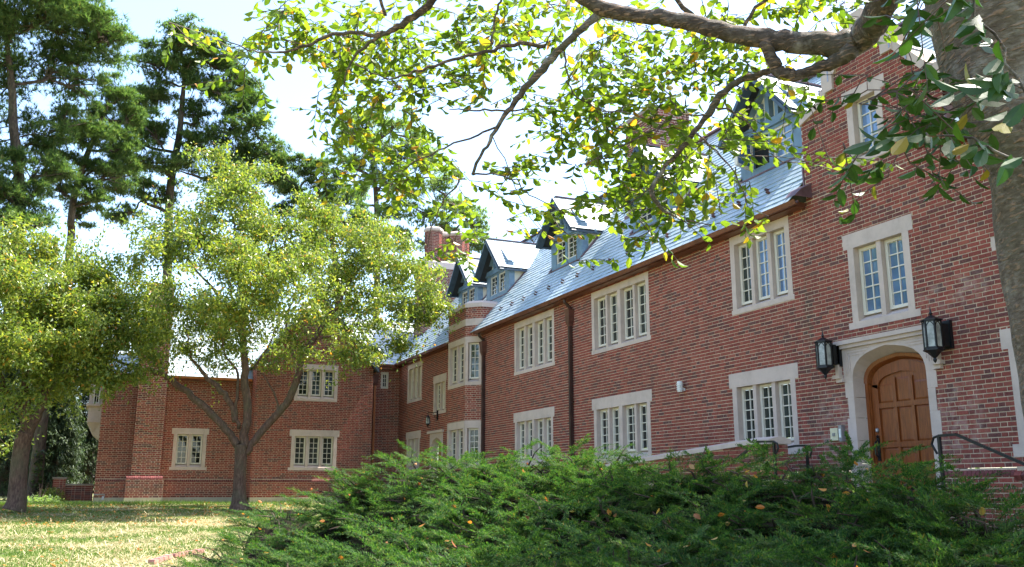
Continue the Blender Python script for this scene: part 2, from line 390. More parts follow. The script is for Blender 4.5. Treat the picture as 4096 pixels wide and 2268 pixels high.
def unit_piece(name, mat, inset=(.012, .04)):
    a, b = inset
    V = [(0, 0, 0), (1, 0, 0), (1, 1, 0), (0, 1, 0), (a, b, 1), (1 - a, b, 1), (1 - a, 1 - b, 1), (a, 1 - b, 1)]
    me = bpy.data.meshes.new(name); me.from_pydata(V, [], [(4, 5, 6, 7), (0, 1, 5, 4), (1, 2, 6, 5), (2, 3, 7, 6), (3, 0, 4, 7)]); me.update(); me.materials.append(MAT[mat]); return me
F5 = np.array([(4, 5, 6, 7), (0, 1, 5, 4), (1, 2, 6, 5), (2, 3, 7, 6), (3, 0, 4, 7)])
def flush_bricks(nsingle=300):
    def key(b):
        fr, a, c, z0, z1 = b[:5]; p = fr.p((a + c) / 2, (z0 + z1) / 2)
        u, v, d = proj(p)
        if d < 0 or not (3180 < u < 3990 - 0 and 640 < v < 1850) or b[6] != 'brick' or fr is not MAINF: return 0
        if u > 3560 + (v - 640) * .34: pass
        if u > 3870 + (v - 640) * .12 - 30: return 0
        return (c - a) * (z1 - z0) / d ** 2
    idx = sorted(range(len(BR)), key=lambda i: -key(BR[i]))[:nsingle]; single = set(idx)
    unit = unit_piece('brick_unit', 'brick')
    for i in idx:
        fr, a, c, z0, z1, pr, mk, wo_ = BR[i]
        link('brick', unit, 'brick', wo_, frame_matrix(fr, a, z0, -.004, c - a, z1 - z0, pr + .004))
    groups = {}
    for i, b in enumerate(BR):
        if i not in single: groups.setdefault((b[7].name, b[6]), []).append(b)
    for (wn, mk), L in groups.items():
        V = np.zeros((len(L), 8, 3)); 
        for q, b in enumerate(L):
            fr, a, c, z0, z1, pr = b[:6]; e = .002
            o = np.array(fr.o); T = np.array(fr.t); Z = np.array(fr.z); Nn = np.array(fr.n)
            j = [rnd.uniform(-.0015, .0015) for _ in range(4)]
            for s, (tt, zz, nn) in enumerate(((a, z0, -.004), (c, z0, -.004), (c, z1, -.004), (a, z1, -.004), (a + e, z0 + e + j[0], pr), (c - e, z0 + e + j[1], pr), (c - e, z1 - e + j[2], pr), (a + e, z1 - e + j[3], pr))):
                V[q, s] = o + T * tt + Z * zz + Nn * nn
        F = (F5[None] + (np.arange(len(L)) * 8)[:, None, None]).reshape(-1, 4)
        np_mesh('brick', V.reshape(-1, 3), F, mk, bpy.data.objects[wn], kind='stuff')

# ---- windows
def sash(fr, t0, t1, z0, z1, rows, cols, parent, glass, single, n0=-.12):
    mb = MB(); b = .036
    for q in ((t0, t1, z0, z0 + b), (t0, t1, z1 - b, z1), (t0, t0 + b, z0 + b, z1 - b), (t1 - b, t1, z0 + b, z1 - b)): mb.lbox(fr, *q, n0, n0 + .055)
    e = .014; c = .022
    for q in ((t0 - e, t0, z0 - e, z1 + e), (t1, t1 + e, z0 - e, z1 + e), (t0, t1, z1, z1 + e), (t0, t1, z0 - e, z0)): mb.lbox(fr, *q, n0 - .01, n0 + .062)
    a0, a1, c0, c1 = t0 + b, t1 - b, z0 + b, z1 - b; m = .0095
    for i in range(1, cols):
        t = a0 + (a1 - a0) * i / cols; mb.lbox(fr, t - m, t + m, c0, c1, n0 + .012, n0 + .042)
    for j in range(1, rows):
        z = c0 + (c1 - c0) * j / rows; mb.lbox(fr, a0, a1, z - m, z + m, n0 + .014, n0 + .039)
    mb.build('sash', 'paint', parent)
    pm = MB()
    for i in range(cols):
        for j in range(rows):
            q = (a0 + (a1 - a0) * i / cols + .006, a0 + (a1 - a0) * (i + 1) / cols - .006, c0 + (c1 - c0) * j / rows + .006, c0 + (c1 - c0) * (j + 1) / rows - .006)
            if single:
                me = PANE.get(glass) or PANE.setdefault(glass, unit_piece('pane_unit', glass, (0, 0)))
                link('pane', me, glass, parent, frame_matrix(fr, q[0], q[2], n0 + .014, q[1] - q[0], q[3] - q[2], .006))
            else: pm.lbox(fr, *q, n0 + .014, n0 + .02)
    if not single: pm.build('pane', glass, parent, kind='stuff')
PANE = {}
def window(fr, t0, t1, z0, z1, lights, parent=HALL, lint=.15, lext=0.0, sillh=.15, sext=0.0, rows=5, glass='glass', single=False, jw=.13, mw=.095, big=.15, stone='stone', glasses=None, depth=.20):
    mb = MB(); e = .012
    mb.lbox(fr, t0 - lext, t1 + lext, z1 - lint, z1, -depth, e)                 # lintel
    mb.lbox(fr, t0 - sext, t1 + sext, z0, z0 + sillh * .55, -depth, e)
    # sloping sill
    A = [fr.p(t0, z0 + sillh * .55, -depth), fr.p(t1, z0 + sillh * .55, -depth), fr.p(t1, z0 + sillh * .55, e), fr.p(t0, z0 + sillh * .55, e)]
    B = [fr.p(t0, z0 + sillh * 1.15, -depth), fr.p(t1, z0 + sillh * 1.15, -depth), fr.p(t1, z0 + sillh * .6, e - .02), fr.p(t0, z0 + sillh * .6, e - .02)]
    mb.prism(A, B)
    mb.lbox(fr, t0, t0 + jw, z0 + sillh * .55 - .001, z1 - lint + .001, -depth, e - .001); mb.lbox(fr, t1 - jw, t1, z0 + sillh * .55 - .001, z1 - lint + .001, -depth, e - .001)
    inner = (t1 - t0) - 2 * jw; mws = [mw] * (lights - 1)
    if lights == 4: mws[1] = big
    lw = (inner - sum(mws)) / lights; t = t0 + jw; L = []
    for i in range(lights):
        L.append((t, t + lw)); t += lw
        if i < lights - 1: 
            mb.lbox(fr, t, t + mws[i], z0 + sillh * .55, z1 - lint + .002, -depth, e - .003 if mws[i] == big and lights == 4 else e - .03); t += mws[i]
    wob = mb.build('window', stone, parent)
    for i, (a, b) in enumerate(L):
        g = glasses[i] if glasses else glass
        if g == 'glass' and rnd.random() < .45: g = 'glass_green'
        sash(fr, a + .022, b - .022, z0 + sillh * 1.15, z1 - lint - .02, rows, 2, wob, g, single, -depth + .04)
    return wob
MAINF = Fr((11.1, 0, 0), (0, 1, 0), (-1, 0, 0))
EAVE = 4.95
H = []
def win_hole(t0, t1, z0, z1, lext=0, lint=0, sext=0, sillh=0):
    H.append((t0, t1, z0, z1))
    if lext: H.append((t0 - lext, t1 + lext, z1 - lint, z1))
    if sext: H.append((t0 - sext, t1 + sext, z0, z0 + sillh * .55))
def mwin(t0, t1, z0, z1, lights, **k):
    window(MAINF, t0, t1, z0, z1, lights, **k); win_hole(t0, t1, z0, z1, k.get('lext', 0), k.get('lint', .15), k.get('sext', 0), k.get('sillh', .15))
up = dict(lint=.17, sext=.03, sillh=.17); gf = dict(lint=.27, lext=.09, sillh=.22, sext=.09)
mwin(12.67, 14.40, 3.28, 4.83, 3, glasses=['glass_sky', 'glass_sky', 'glass'], single=True, **up)
mwin(17.40, 20.08, 3.24, 4.81, 4, single=True, **up)
mwin(22.20, 24.85, 3.24, 4.79, 4, single=True, **up)
mwin(33.50, 35.30, 3.26, 4.77, 3, **up)
mwin(30.80, 32.12, 2.59, 3.99, 2, lint=.27, lext=.05, sillh=.17, sext=.04)
mwin(12.77, 14.55, .58, 2.15, 3, single=True, **gf)
mwin(17.50, 20.06, .58, 2.14, 4, single=True, **gf)
mwin(22.32, 24.82, .58, 2.14, 4, single=True, **gf)
mwin(33.60, 35.25, .58, 2.12, 3, **gf)
mwin(10.02, 11.30, 2.52, 4.11, 2, glass='glass_sky', single=True, lint=.25, lext=.09, sillh=.2, sext=.09, rows=5)
mwin(10.30, 11.06, 5.22, 6.56, 1, glass='glass_sky', single=True, lint=.22, lext=.09, sillh=.2, sext=.06, rows=4)
mwin(7.20, 8.55, .40, 2.10, 2, glass='glass', lint=.27, lext=.10, sillh=.3, sext=.10)
mwin(7.20, 8.52, 3.2, 4.60, 2, glass='glass_sky', lint=.2, lext=.0, sillh=.35, sext=.10)
# main door hole and second door hole
DC = 10.67
H.append((DC - .872, DC + .872, -.6, 2.36)); H.append((31.06, 32.38, -.6, 1.93))
H.append((27.47, 29.9, -.6, 5.4))          # canted bay
# gable outline of the entrance block
GP = [(9.15, 4.95), (9.15, 6.10), (9.42, 6.25), (10.67, 7.62), (11.28, 6.98), (11.46, 6.72), (11.72, 6.50), (12.18, 6.36), (12.18, 4.95)]
def gclip(z):
    if z < EAVE: return (5.0, 36.42)
    xs = []
    for (a, b), (c, d) in zip(GP, GP[1:]):
        if min(b, d) <= z < max(b, d): xs.append(a + (c - a) * (z - b) / (d - b))
    return (min(xs), max(xs)) if len(xs) >= 2 else (0, 0)
gh = [(10.24, 11.12, 5.22, 6.56), (10.21, 11.15, 6.34, 6.56)]
wall(MAINF, 5.0, 36.42, .27, EAVE, H)
# gable part above the eaves (backing as strips around the attic window)
def strip(z0, z1, n=16):
    out = []
    for i in range(n):
        a = z0 + (z1 - z0) * i / n; b = z0 + (z1 - z0) * (i + 1) / n; l0, r0 = gclip(a + 1e-4); l1, r1 = gclip(b - 1e-4)
        if l0 == r0 or l1 == r1: continue
        if 5.22 <= (a + b) / 2 <= 6.56:
            out.append([(l0, a), (10.30, a), (10.30, b), (l1, b)]); out.append([(11.06, a), (r0, a), (r1, b), (11.06, b)])
        else: out.append([(l0, a), (r0, a), (r1, b), (l1, b)])
    return out
gpolys = strip(EAVE, 5.22, 2) + strip(5.22, 6.56, 12) + strip(6.56, 7.62, 12)
wall(MAINF, 9.1, 12.2, EAVE + .001, EAVE + .002, H, clip=gclip, polys=gpolys, back=False)
# plinth below the water table
PLF = Fr((11.02, 0, 0), (0, 1, 0), (-1, 0, 0))
wall(PLF, 5.0, 36.4, -.75, .16, [(DC - .86, DC + .86, -.8, .3), (27.3, 30, -.8, .3), (31.1, 32.34, -.8, .3)])
mb = MB()
t = 5.0
while t < 36.3:
    if not (DC - .95 < t + .03 < DC + .93 or 27.3 < t < 30 or 30.9 < t < 32.5):
        a, b = t + .005, t + .062
        P = [MAINF.p(a, .16, .002), MAINF.p(a, .265, .002), MAINF.p(a, .262, .03), MAINF.p(a, .235, .075), MAINF.p(a, .20, .092), MAINF.p(a, .16, .095)]
        mb.prism(P, [p + MAINF.t * (b - a) for p in P])
    t += .0667
mb.build('water_table', 'brick_cap', HALL, kind='stuff')
MB().lbox(MAINF, 5, 9.72, .155, .258, 0, .07).lbox(MAINF, 11.62, 27.3, .155, .258, 0, .07).build('water_table_mortar', 'mortar', HALL)
# gable coping (stone)
mb = MB()
cp = GP[1:-1]
cp = [(9.15, 4.98), (9.15, 6.10)] + cp[1:] + [(12.18, 5.15)]
def cop(a, b, th=.13, w0=-.28, w1=.05):
    A = Vector((a[0], a[1])); B = Vector((b[0], b[1])); d = (B - A).normalized(); nn = Vector((-d.y, d.x)); 
    q = [(A - d * .01), (B + d * .01), (B + d * .01 + nn * th), (A - d * .01 + nn * th)]
    mb.hexa([MAINF.p(p.x, p.y, w0) for p in q] + [MAINF.p(p.x, p.y, w1) for p in q])
for a, b in zip(cp[1:-1], cp[2:-1]): cop(a, b)
mb.lbox(MAINF, 10.52, 10.82, 7.5, 7.86, -.27, .06); mb.lbox(MAINF, 9.95, 10.20, 6.86, 7.28, -.26, .056); mb.lbox(MAINF, 11.30, 11.55, 6.72, 7.12, -.26, .056)
mb.lbox(MAINF, 8.98, 9.30, 5.95, 6.28, -.26, .057)
mb.build('gable_coping', 'stone', HALL)
for t, z in ((9.70, 6.62), (10.0, 6.95), (11.38, 6.95), (11.62, 6.66)): MB().lbox(MAINF, t - .012, t + .012, z - .06, z + .16, -.29, .062).build('coping_joint', 'grey_metal', HALL)
# parapet side returns (brick) and cross roof behind the gable
mb = MB()
mb.prism([MAINF.p(a, b, -.23) for a, b in GP], [MAINF.p(a, b, -.26) for a, b in GP]); mb.build('parapet_back', 'brick', HALL)
TH = R(49.5); CT, ST = math.cos(TH), math.sin(TH)
RO = Fr((10.80, 0, 4.93), (0, 1, 0), (-ST, 0, CT)); RO.z = Vector((CT, 0, ST))
mb = MB()
for (ya, yb) in ((9.35, 10.67), (12.05, 10.67)):
    mb.poly([(11.36, ya, 6.0), (12.0, ya, 6.0), (13.55, yb, 7.5), (11.36, yb, 7.5)])
mb.build('cross_roof', 'slate', HALL)

# ---- slate roofs
SL = []
def slates(fr, s0, s1, span, parent, holes=(), mk='slate', ex=.175, wmin=.19, wmax=.33, single_ok=False):
    s = s0; i = 0
    while s < s1:
        ta, tb = span(s + ex * .5); t = ta - rnd.random() * .2
        while t < tb:
            wd = rnd.uniform(wmin, wmax); a, b = max(t, ta) + .003, min(t + wd, tb) - .003; t += wd
            if b - a < .04: continue
            if any(a < h[1] and b > h[0] and s < h[3] and s + ex > h[2] for h in holes):
                hh = [h for h in holes if a < h[1] and b > h[0] and s < h[3] and s + ex > h[2]][0]
                if a < hh[0] - .04: b = hh[0]
                elif b > hh[1] + .04: a = hh[1]
                else: continue
            SL.append((fr, a, b, s - rnd.random() * .008, min(s + ex + .03, s1 + .02), rnd.uniform(.017, .026), mk, parent, single_ok))
        s += ex
def flush_slates(nsingle=300):
    def key(b):
        if not b[8]: return 0
        fr, a, c, z0, z1 = b[:5]; p = fr.p((a + c) / 2, (z0 + z1) / 2); u, v, d = proj(p)
        if d < 0 or not (0 < u < 4096 and 0 < v < 2268) : return 0
        fac = abs((p.normalized()).dot(fr.n)); return (c - a) * fac / d ** 2
    idx = sorted(range(len(SL)), key=lambda i: -key(SL[i]))[:nsingle]; single = set(idx)
    V1 = [(0, 0, 0), (1, 0, 0), (1, 1, -.7), (0, 1, -.7), (0, 0, 1), (1, 0, 1), (1, 1, -.35), (0, 1, -.35)]
    me = bpy.data.meshes.new('slate_unit'); me.from_pydata(V1, [], [(4, 5, 6, 7), (0, 1, 5, 4), (1, 2, 6, 5), (3, 0, 4, 7)]); me.update(); me.materials.append(MAT['slate'])
    for i in idx:
        fr, a, c, z0, z1, th, mk, par, _ = SL[i]; link('slate', me, 'slate', par, frame_matrix(fr, a, z0, th * .45, c - a, z1 - z0, th * .55))
    G = {}
    for i, b in enumerate(SL):
        if i not in single: G.setdefault((b[7].name, b[6]), []).append(b)
    F4 = np.array([(4, 5, 6, 7), (0, 1, 5, 4), (1, 2, 6, 5), (3, 0, 4, 7)])
    for (pn, mk), L in G.items():
        V = np.zeros((len(L), 8, 3))
        for q, b in enumerate(L):
            fr, a, c, z0, z1, th = b[:6]; o = np.array(fr.o); T = np.array(fr.t); Z = np.array(fr.z); Nn = np.array(fr.n); tl = rnd.uniform(-.003, .003)
            for s, (x, y, n_) in enumerate(((a, z0, .45 * th), (c, z0, .45 * th), (c, z1, .06 * th), (a, z1, .06 * th), (a, z0, th + tl), (c, z0, th - tl), (c, z1, .26 * th), (a, z1, .26 * th))): V[q, s] = o + T * x + Z * y + Nn * n_
        F = (F4[None] + (np.arange(len(L)) * 8)[:, None, None]).reshape(-1, 4)
        np_mesh('slate', V.reshape(-1, 3), F, mk, bpy.data.objects[pn], kind='stuff')
RIDGE_S = 6.98                     # slope length to the ridge of the main range (z 9.46 + )
RS = (9.46 - 4.93) / ST
DORM = [(32.06, 1.9), (29.27, 1.9), (24.15, 1.9), (19.48, 1.9), (15.05, 1.9)]
S_D = (12.01 - 10.8) / CT; S_T = (7.2 - 4.93) / ST
holes = []
for yl, wd in DORM:
    for k in range(12):
        a = S_D + (3.7 - S_D + 1.1) * k / 12; b = S_D + (4.8 - S_D) * (k + 1) / 12
        if b < S_T: holes.append((yl - wd, yl, a, b))
        else:
            q = max(0, 1 - (b - S_T) * ST / 1.05); holes.append((yl - wd / 2 - q * .95, yl - wd / 2 + q * .95, a, b))
CHB = (12.80, 13.9, 19.62, 21.0)      # chimney with plain cap: x0 x1 y0 y1
CHA = (11.95, 14.05, 35.7, 37.3)
holes.append((CHB[2], CHB[3], (CHB[0] - 10.8) / CT, (CHB[1] - 10.8) / CT)); holes.append((CHA[2] - .02, CHA[3], (CHA[0] - 10.8) / CT - .05, (CHA[1] - 10.8) / CT))
mb = MB()
zr = 9.46
mb.poly([(10.80, 12.3, 4.93), (10.80, 36.1, 4.93), (14.67, 39.97, zr), (14.67, 12.3, zr)]); mb.poly([(10.80, 4, 4.93), (10.80, 9.1, 4.93), (14.67, 9.1, zr), (14.67, 4, zr)]); mb.poly([(11.5, 9.1, 5.75), (11.5, 12.3, 5.75), (14.67, 12.3, zr), (14.67, 9.1, zr)]); mb.poly([(12.6, 37.9, 7.03), (14.67, 44, zr), (14.67, 39.9, zr)]); mb.poly([(12.58, 37.88, 7.0), (12.58, 44, 7.0), (14.67, 44, zr)])
mb.poly([(14.67, 4, zr), (14.67, 44, zr), (18.6, 44, 4.93), (18.6, 4, 4.93)])
ROOF = mb.build('roof', 'deck', HALL); ROOF['label'] = 'steep main roof of blue grey slate'
def mspan(s):
    yb = 36.1 + s * CT if s * ST < 2.1 else 44
    return (12.3, yb) if s < 2.95 else (5.0, yb)
def mspan2(s): return (5.0, 9.0)
slates(RO, 0, RS, mspan, ROOF, holes, single_ok=True); slates(RO, 0, 2.95, mspan2, ROOF, ())
MB().bar((14.67, 4, zr + .02), (14.67, 44, zr + .02), .22, .05).build('ridge_cap', 'lead', HALL)
mb = MB()                                  # copper valley
mb.bar((10.85, 36.15, 4.99), (12.62, 37.92, 7.06), .34, .02); mb.build('valley_flashing', 'copper_new', HALL)
# end lead flashing against the gable parapet
mb = MB(); mb.prism([(10.70, 12.02, 4.97), (11.09, 12.02, 4.97), (11.09, 12.02, 5.24), (10.86, 12.02, 5.12)], [(10.72, 12.30, 4.99), (11.1, 12.30, 5.22), (11.09, 12.30, 5.26), (10.86, 12.30, 5.14)])
mb.build('parapet_flashing', 'lead', HALL); mb = MB(); mb.lbox(Fr((11.08, 12.19, 0), (1, 0, 0), (0, 1, 0)), 0, .5, 5.2, 5.72, 0, .03); mb.build('parapet_flashing', 'lead', HALL); mb = MB(); mb.lbox(Fr((11.08, 9.14, 0), (1, 0, 0), (0, -1, 0)), 0, .5, 5.0, 5.7, 0, .03); mb.build('parapet_flashing', 'lead', HALL)
# snow guards
y = 13.3
while y < 27.0:
    for dy, s in ((0, .66), (.14, .80)):
        m2 = MB(); c = RO.p(y + dy, s, .05); X = RO.t; U = (RO.n * .9 - RO.z * .2).normalized()
        pts = [c + X * (.045 * math.cos(a)) + U * (.045 * math.sin(a)) for a in [k * math.pi / 4 for k in range(8)]]
        m2.prism(pts, [p + RO.z * .015 for p in pts]); m2.bar(c - RO.n * .04, c + RO.z * .12 - RO.n * .035, .02, .008); m2.build('snow_guard', 'copper', HALL)
    y += .86
for y, s in ((31.0, .7), (32.2, .8), (33.6, .7), (34.9, .8)):
    m2 = MB(); c = RO.p(y, s, .05); m2.bar(c - RO.n * .03, c + RO.n * .06, .08, .02); m2.build('snow_guard', 'copper', HALL)
# gutters
def gutter(a, b, parent=HALL, mk='gutter', side=(-1, 0, 0)):
    a = Vector(a); b = Vector(b); d = (b - a).normalized(); n = Vector(side); z = Vector((0, 0, 1)); m2 = MB()
    pr = [(.0, .0), (.0, -.07), (.04, -.09), (.08, -.08), (.10, -.03), (.115, 0.0), (.10, .0), (.09, -.03), (.07, -.06), (.02, -.06), (.02, 0)]
    m2.prism([a + n * x + z * y_ for x, y_ in pr], [b + n * x + z * y_ for x, y_ in pr]); return m2.build('gutter', mk, parent)
gutter((10.86, 12.1, 4.93), (10.86, 27.35, 4.93)); gutter((10.86, 29.95, 4.93), (10.86, 36.1, 4.93)); gutter((10.86, 5, 5.02), (10.86, 9.45, 5.02))
MB().lbox(MAINF, 12.2, 27.45, 4.84, 4.93, 0.02, .22).lbox(MAINF, 29.92, 36.3, 4.84, 4.93, .02, .22).lbox(MAINF, 5, 9.14, 4.9, 4.99, .02, .22).build('eave_board', 'gutter', HALL)
def downspout(x, y, ztop, zbot, n, wall_n=.07, hop=True, mk='pipe', hz=None, parent=HALL):
    n = Vector(n); c = Vector((x, y, 0)) + n * wall_n; hz = hz or ztop - .28; m2 = MB()
    m2.tube([c + n * .16 + Vector((0, 0, ztop)), c + n * .15 + Vector((0, 0, ztop - .07)), c + Vector((0, 0, ztop - .2)), c + Vector((0, 0, hz))], .042, 8)
    t = n.cross(Vector((0, 0, 1)))
    A = c + Vector((0, 0, hz - .40)); m2.bar(A, c + Vector((0, 0, zbot)), .085, .085, upv=tuple(n))
    k = hz - .9
    while k > zbot: m2.bar(c + t * -.075 + Vector((0, 0, k)) - n * .02, c + t * .075 + Vector((0, 0, k)) - n * .02, .07, .03); k -= 1.5
    o = m2.build('downspout', mk, parent)
    h = MB(); q = lambda w_, d_, z: [c + t * sx * w_ + n * (d_ * sy) + Vector((0, 0, z)) for sx, sy in ((-1, -.9), (1, -.9), (1, 1), (-1, 1))]
    h.prism(q(.13, .10, hz - .02), q(.14, .11, hz + .03)); h.prism(q(.10, .075, hz - .30), q(.125, .095, hz - .02)); h.prism(q(.055, .045, hz - .42), q(.10, .075, hz - .30)); h.build('hopper_head', 'copper', o)
downspout(11.1, 27.15, 4.83, -.5, (-1, 0, 0)); downspout(11.1, 21.15, 4.83, -.5, (-1, 0, 0))

# ---- dormers
def dormer(yl, wd, open_sash=False, glass='glass'):
    ym = yl - wd / 2; hw = wd / 2; xf = 12.01; zb = 6.34; ze = 7.2; za = ze + hw * 1.06
    fr = Fr((xf, ym, 0), (0, 1, 0), (-1, 0, 0)); rx = lambda z: 10.8 + (z - 4.93) / math.tan(TH)
    mb = MB()
    mb.lbox(fr, -hw, -hw + .30, zb - .05, ze, -.16, .0); mb.lbox(fr, hw - .30, hw, zb - .05, ze, -.16, 0)
    mb.lbox(fr, -hw + .3, hw - .3, zb - .05, zb + .14, -.14, -.004); mb.lbox(fr, -hw + .3, hw - .3, ze - .06, ze, -.14, -.004)
    mb.lbox(fr, -.06, .06, zb + .14, ze - .06, -.12, -.002)
    mb.lbox(fr, -hw - .06, hw + .06, ze, ze + .17, -.16, .05)
    mb.bar(fr.p(-hw - .02, ze + .17, -.04), fr.p(0, za + .02, -.04), .12, .17, upv=(1, 0, 0)); mb.bar(fr.p(hw + .02, ze + .17, -.04), fr.p(0, za + .02, -.04), .12, .17, upv=(1, 0, 0))
    mb.bar(fr.p(-.28, ze + .17, -.03), fr.p(-.28, ze + .62, -.03), .10, .12, upv=(1, 0, 0)); mb.bar(fr.p(.28, ze + .17, -.03), fr.p(.28, ze + .62, -.03), .10, .12, upv=(1, 0, 0)); mb.bar(fr.p(0, ze + .17, -.03), fr.p(0, za - .1, -.03), .12, .12, upv=(1, 0, 0))
    # cheek posts and eave plate
    for sg in (-1, 1):
        y0 = ym + sg * hw
        mb.box(xf + .001, xf + .20, y0 - .03 + (0 if sg < 0 else 0), y0 + .03, zb - .04, ze); mb.box(xf, rx(ze) + .1, y0 - .04, y0 + .04, ze - .11, ze + .02)
        for k in range(3): mb.box(xf + .35 + k * .26, xf + .42 + k * .26, y0 + (-.15 if sg < 0 else .0), y0 + (.0 if sg < 0 else .15), ze - .09, ze - .02)
    D = mb.build('dormer', 'blue', HALL)
    mb = MB(); mb.poly([fr.p(-hw, ze + .1, -.09), fr.p(hw, ze + .1, -.09), fr.p(0, za, -.09)])
    for sg in (-1, 1):
        y0 = ym + sg * (hw - .005); mb.poly([(xf + .1, y0, zb), (xf + .1, y0, ze), (rx(ze) + .05, y0, ze), (rx(zb + .05), y0, zb + .02)])
    mb.build('stucco_panel', 'stucco', D)
    ov = .13; z_e = ze - ov * 1.0
    mb = MB()
    for sg in (-1, 1):
        y0 = ym + sg * (hw + ov)
        xa, xb = 11.66, rx(z_e) + .05
        zt = za + .06
        P = [(xa, y0, z_e + .03), (xb, y0, z_e + .03), (rx(zt) + .05, ym, zt + .03), (xa, ym, zt + .03)]
        mb.hexa([Vector(p) for p in P] + [Vector(p) + Vector((0, 0, .05)) for p in P])
    rf = mb.build('roof', 'deck', D)
    L = math.hypot(hw + ov, za + .06 - z_e); cs = (hw + ov) / L; sn = (za + .06 - z_e) / L
    for sg in (-1, 1):
        f2 = Fr((0, ym + sg * (hw + ov), z_e + .08), (1, 0, 0), (0, sg * sn, cs)); f2.z = Vector((0, -sg * cs, sn))
        slates(f2, 0, L, lambda s, f2=f2: (11.63, rx(f2.o.z + s * sn) + .02), rf, ex=.16, wmin=.2, wmax=.35)
    mb = MB()
    for sg in (-1, 1):
        mb.bar((11.65, ym + sg * (hw + ov + .02), z_e - .02), (11.65, ym, za + .03), .06, .22, upv=(1, 0, 0))
        mb.bar((11.60, ym + sg * (hw + ov + .05), z_e + .05), (11.60, ym, za + .10), .05, .08, upv=(1, 0, 0))
        mb.bar((11.65, ym + sg * (hw + ov - .01), z_e + .01), (rx(z_e) + .02, ym + sg * (hw + ov - .01), z_e + .01), .05, .06)
    mb.build('bargeboard', 'blue_dark', D)
    mb = MB()
    for sg in (-1, 1): MB().bar(Vector((xf - .02, ym + sg * (hw + .05), zb - .02)), Vector((rx(ze), ym + sg * (hw + .05), ze)), .10, .10).build('flashing', 'lead', D)
    MB().bar((xf - .05, ym - hw - .05, zb - .06), (xf - .05, ym + hw + .05, zb - .06), .10, .03).build('flashing', 'lead', D)
    MB().bar((11.66, ym, za + .16), (rx(za + .1), ym, za + .16), .12, .03).build('ridge_cap', 'lead', D)
    for i, (a, b) in enumerate(((-hw + .31, -.07), (.07, hw - .31))):
        wn = MB().lbox(fr, a, b, zb + .12, ze - .06, -.13, -.12).build('window', 'room', D) if False else D
        if open_sash and i == 1:
            f3 = Fr(fr.p(b, 0, -.02), Vector((-.75, -.25, 0)), Vector((-.3, .9, 0))); sash(f3, 0, b - a, zb + .15, ze - .07, 4, 2, D, glass, False, -.03)
            MB().lbox(fr, a, b, zb + .14, ze - .06, -.14, -.12).build('dark_opening_panel', 'room', D)  # dark panel stands in for the shaded room behind
        else: sash(fr, a, b, zb + .15, ze - .07, 4, 2, D, glass, False, -.09)
    return D
for i, (yl, wd) in enumerate(DORM):
    d = dormer(yl, wd, i == 4, 'glass_sky' if i == 4 else 'glass')
    if i == 4: d['label'] = 'blue timber dormer beside the gable with one casement open'

# ---- chimneys
def brick_block(x0, x1, y0, y1, z0, z1, parent, mk='brick_chim', zleft=None):
    fa = Fr((x0, 0, 0), (0, 1, 0), (-1, 0, 0)); fb = Fr((0, y0, 0), (1, 0, 0), (0, -1, 0))
    wall(fa, y0, y1, z0, z1, mk=mk, mortar='mortar_pale', parent=parent, name='face'); wall(fb, x0, x1, z0, z1, mk=mk, mortar='mortar_pale', parent=parent, name='face')
    MB().box(x0 + .01, x1 - .0, y0 + .01, y1, z0, z1).build('core', 'mortar', parent)
def chimney_a():
    x0, x1, y0, y1 = CHA
    c = MB().box(x0 - .05, x1 + .05, y0 - .05, y1 + .05, 9.0, 9.27).build('chimney', 'stone', HALL); c['label'] = 'brick chimney of clustered shafts above a stone band'
    brick_block(x0, x1, y0, y1, 6.0, 9.0, c)
    zc = 9.27
    MB().prism([(x0 - .03, y0 - .03, zc), (x1 + .03, y0 - .03, zc), (x1 + .03, y1, zc), (x0 - .03, y1, zc)], [(x0 + .08, y0 + .08, zc + .08), (x1 - .08, y0 + .08, zc + .08), (x1 - .08, y1, zc + .08), (x0 + .08, y1, zc + .08)]).build('band_weathering', 'stone', c)
    for (cx, cy, r, zt) in ((x0 + .38, y0 + .40, .36, 10.80), (x0 + .95, y0 + .75, .33, 10.72), (x0 + 1.45, y0 + .45, .34, 10.72), (x0 + 1.85, y0 + .80, .30, 10.66)):
        zb = 9.35; sh = MB().lathe((cx, cy, 0), [(r - .01, zb), (r - .01, zt - .15)], 8, rot=.5).build('shaft', 'mortar_pale', c)
        for k in range(8):
            a = math.pi * 2 * k / 8 + math.pi / 8 + math.pi / 8; nn = Vector((math.cos(a), math.sin(a), 0))
            if nn.x > .75 and nn.y > -.3: continue
            if nn.y > .8: continue
            ap = r * math.cos(math.pi / 8); hwid = r * math.sin(math.pi / 8); tt = Vector((-nn.y, nn.x, 0)); f4 = Fr(Vector((cx, cy, 0)) + nn * ap, tt, nn)
            i = 0; z = zb
            while z < zt - .16:
                off = .05 if i % 2 else -.05
                for (a0, a1) in ((-hwid, off), (off, hwid)):
                    if a1 - a0 > .03: BR.append((f4, a0 + JT / 2, a1 - JT / 2, z + JT / 2, z + COURSE - JT / 2, .008, 'brick_chim', sh))
                z += COURSE; i += 1
        MB().lathe((cx, cy, zt - .16), [(r, 0), (r + .07, .05), (r + .07, .13), (r - .02, .2), (r - .1, .2), (0, .19)], 8, rot=.5).build('cap', 'stone', c)
chimney_a()
def chimney_b():
    x0, x1, y0, y1 = CHB
    c = MB().box(x0 - .06, x1 + .06, y0 - .06, y1 + .06, 9.92, 10.03).build('chimney', 'stone_dark', HALL); c['label'] = 'plain square brick chimney behind a dormer'
    brick_block(x0, x1, y0, y1, 6.6, 9.72, c); brick_block(x0 - .05, x1 + .05, y0 - .05, y1 + .05, 9.72, 9.92, c)
    MB().box(x0 - .08, x1, y0 - .07, y1 + .07, 7.05, 7.3).build('flashing', 'lead', c)
chimney_b()
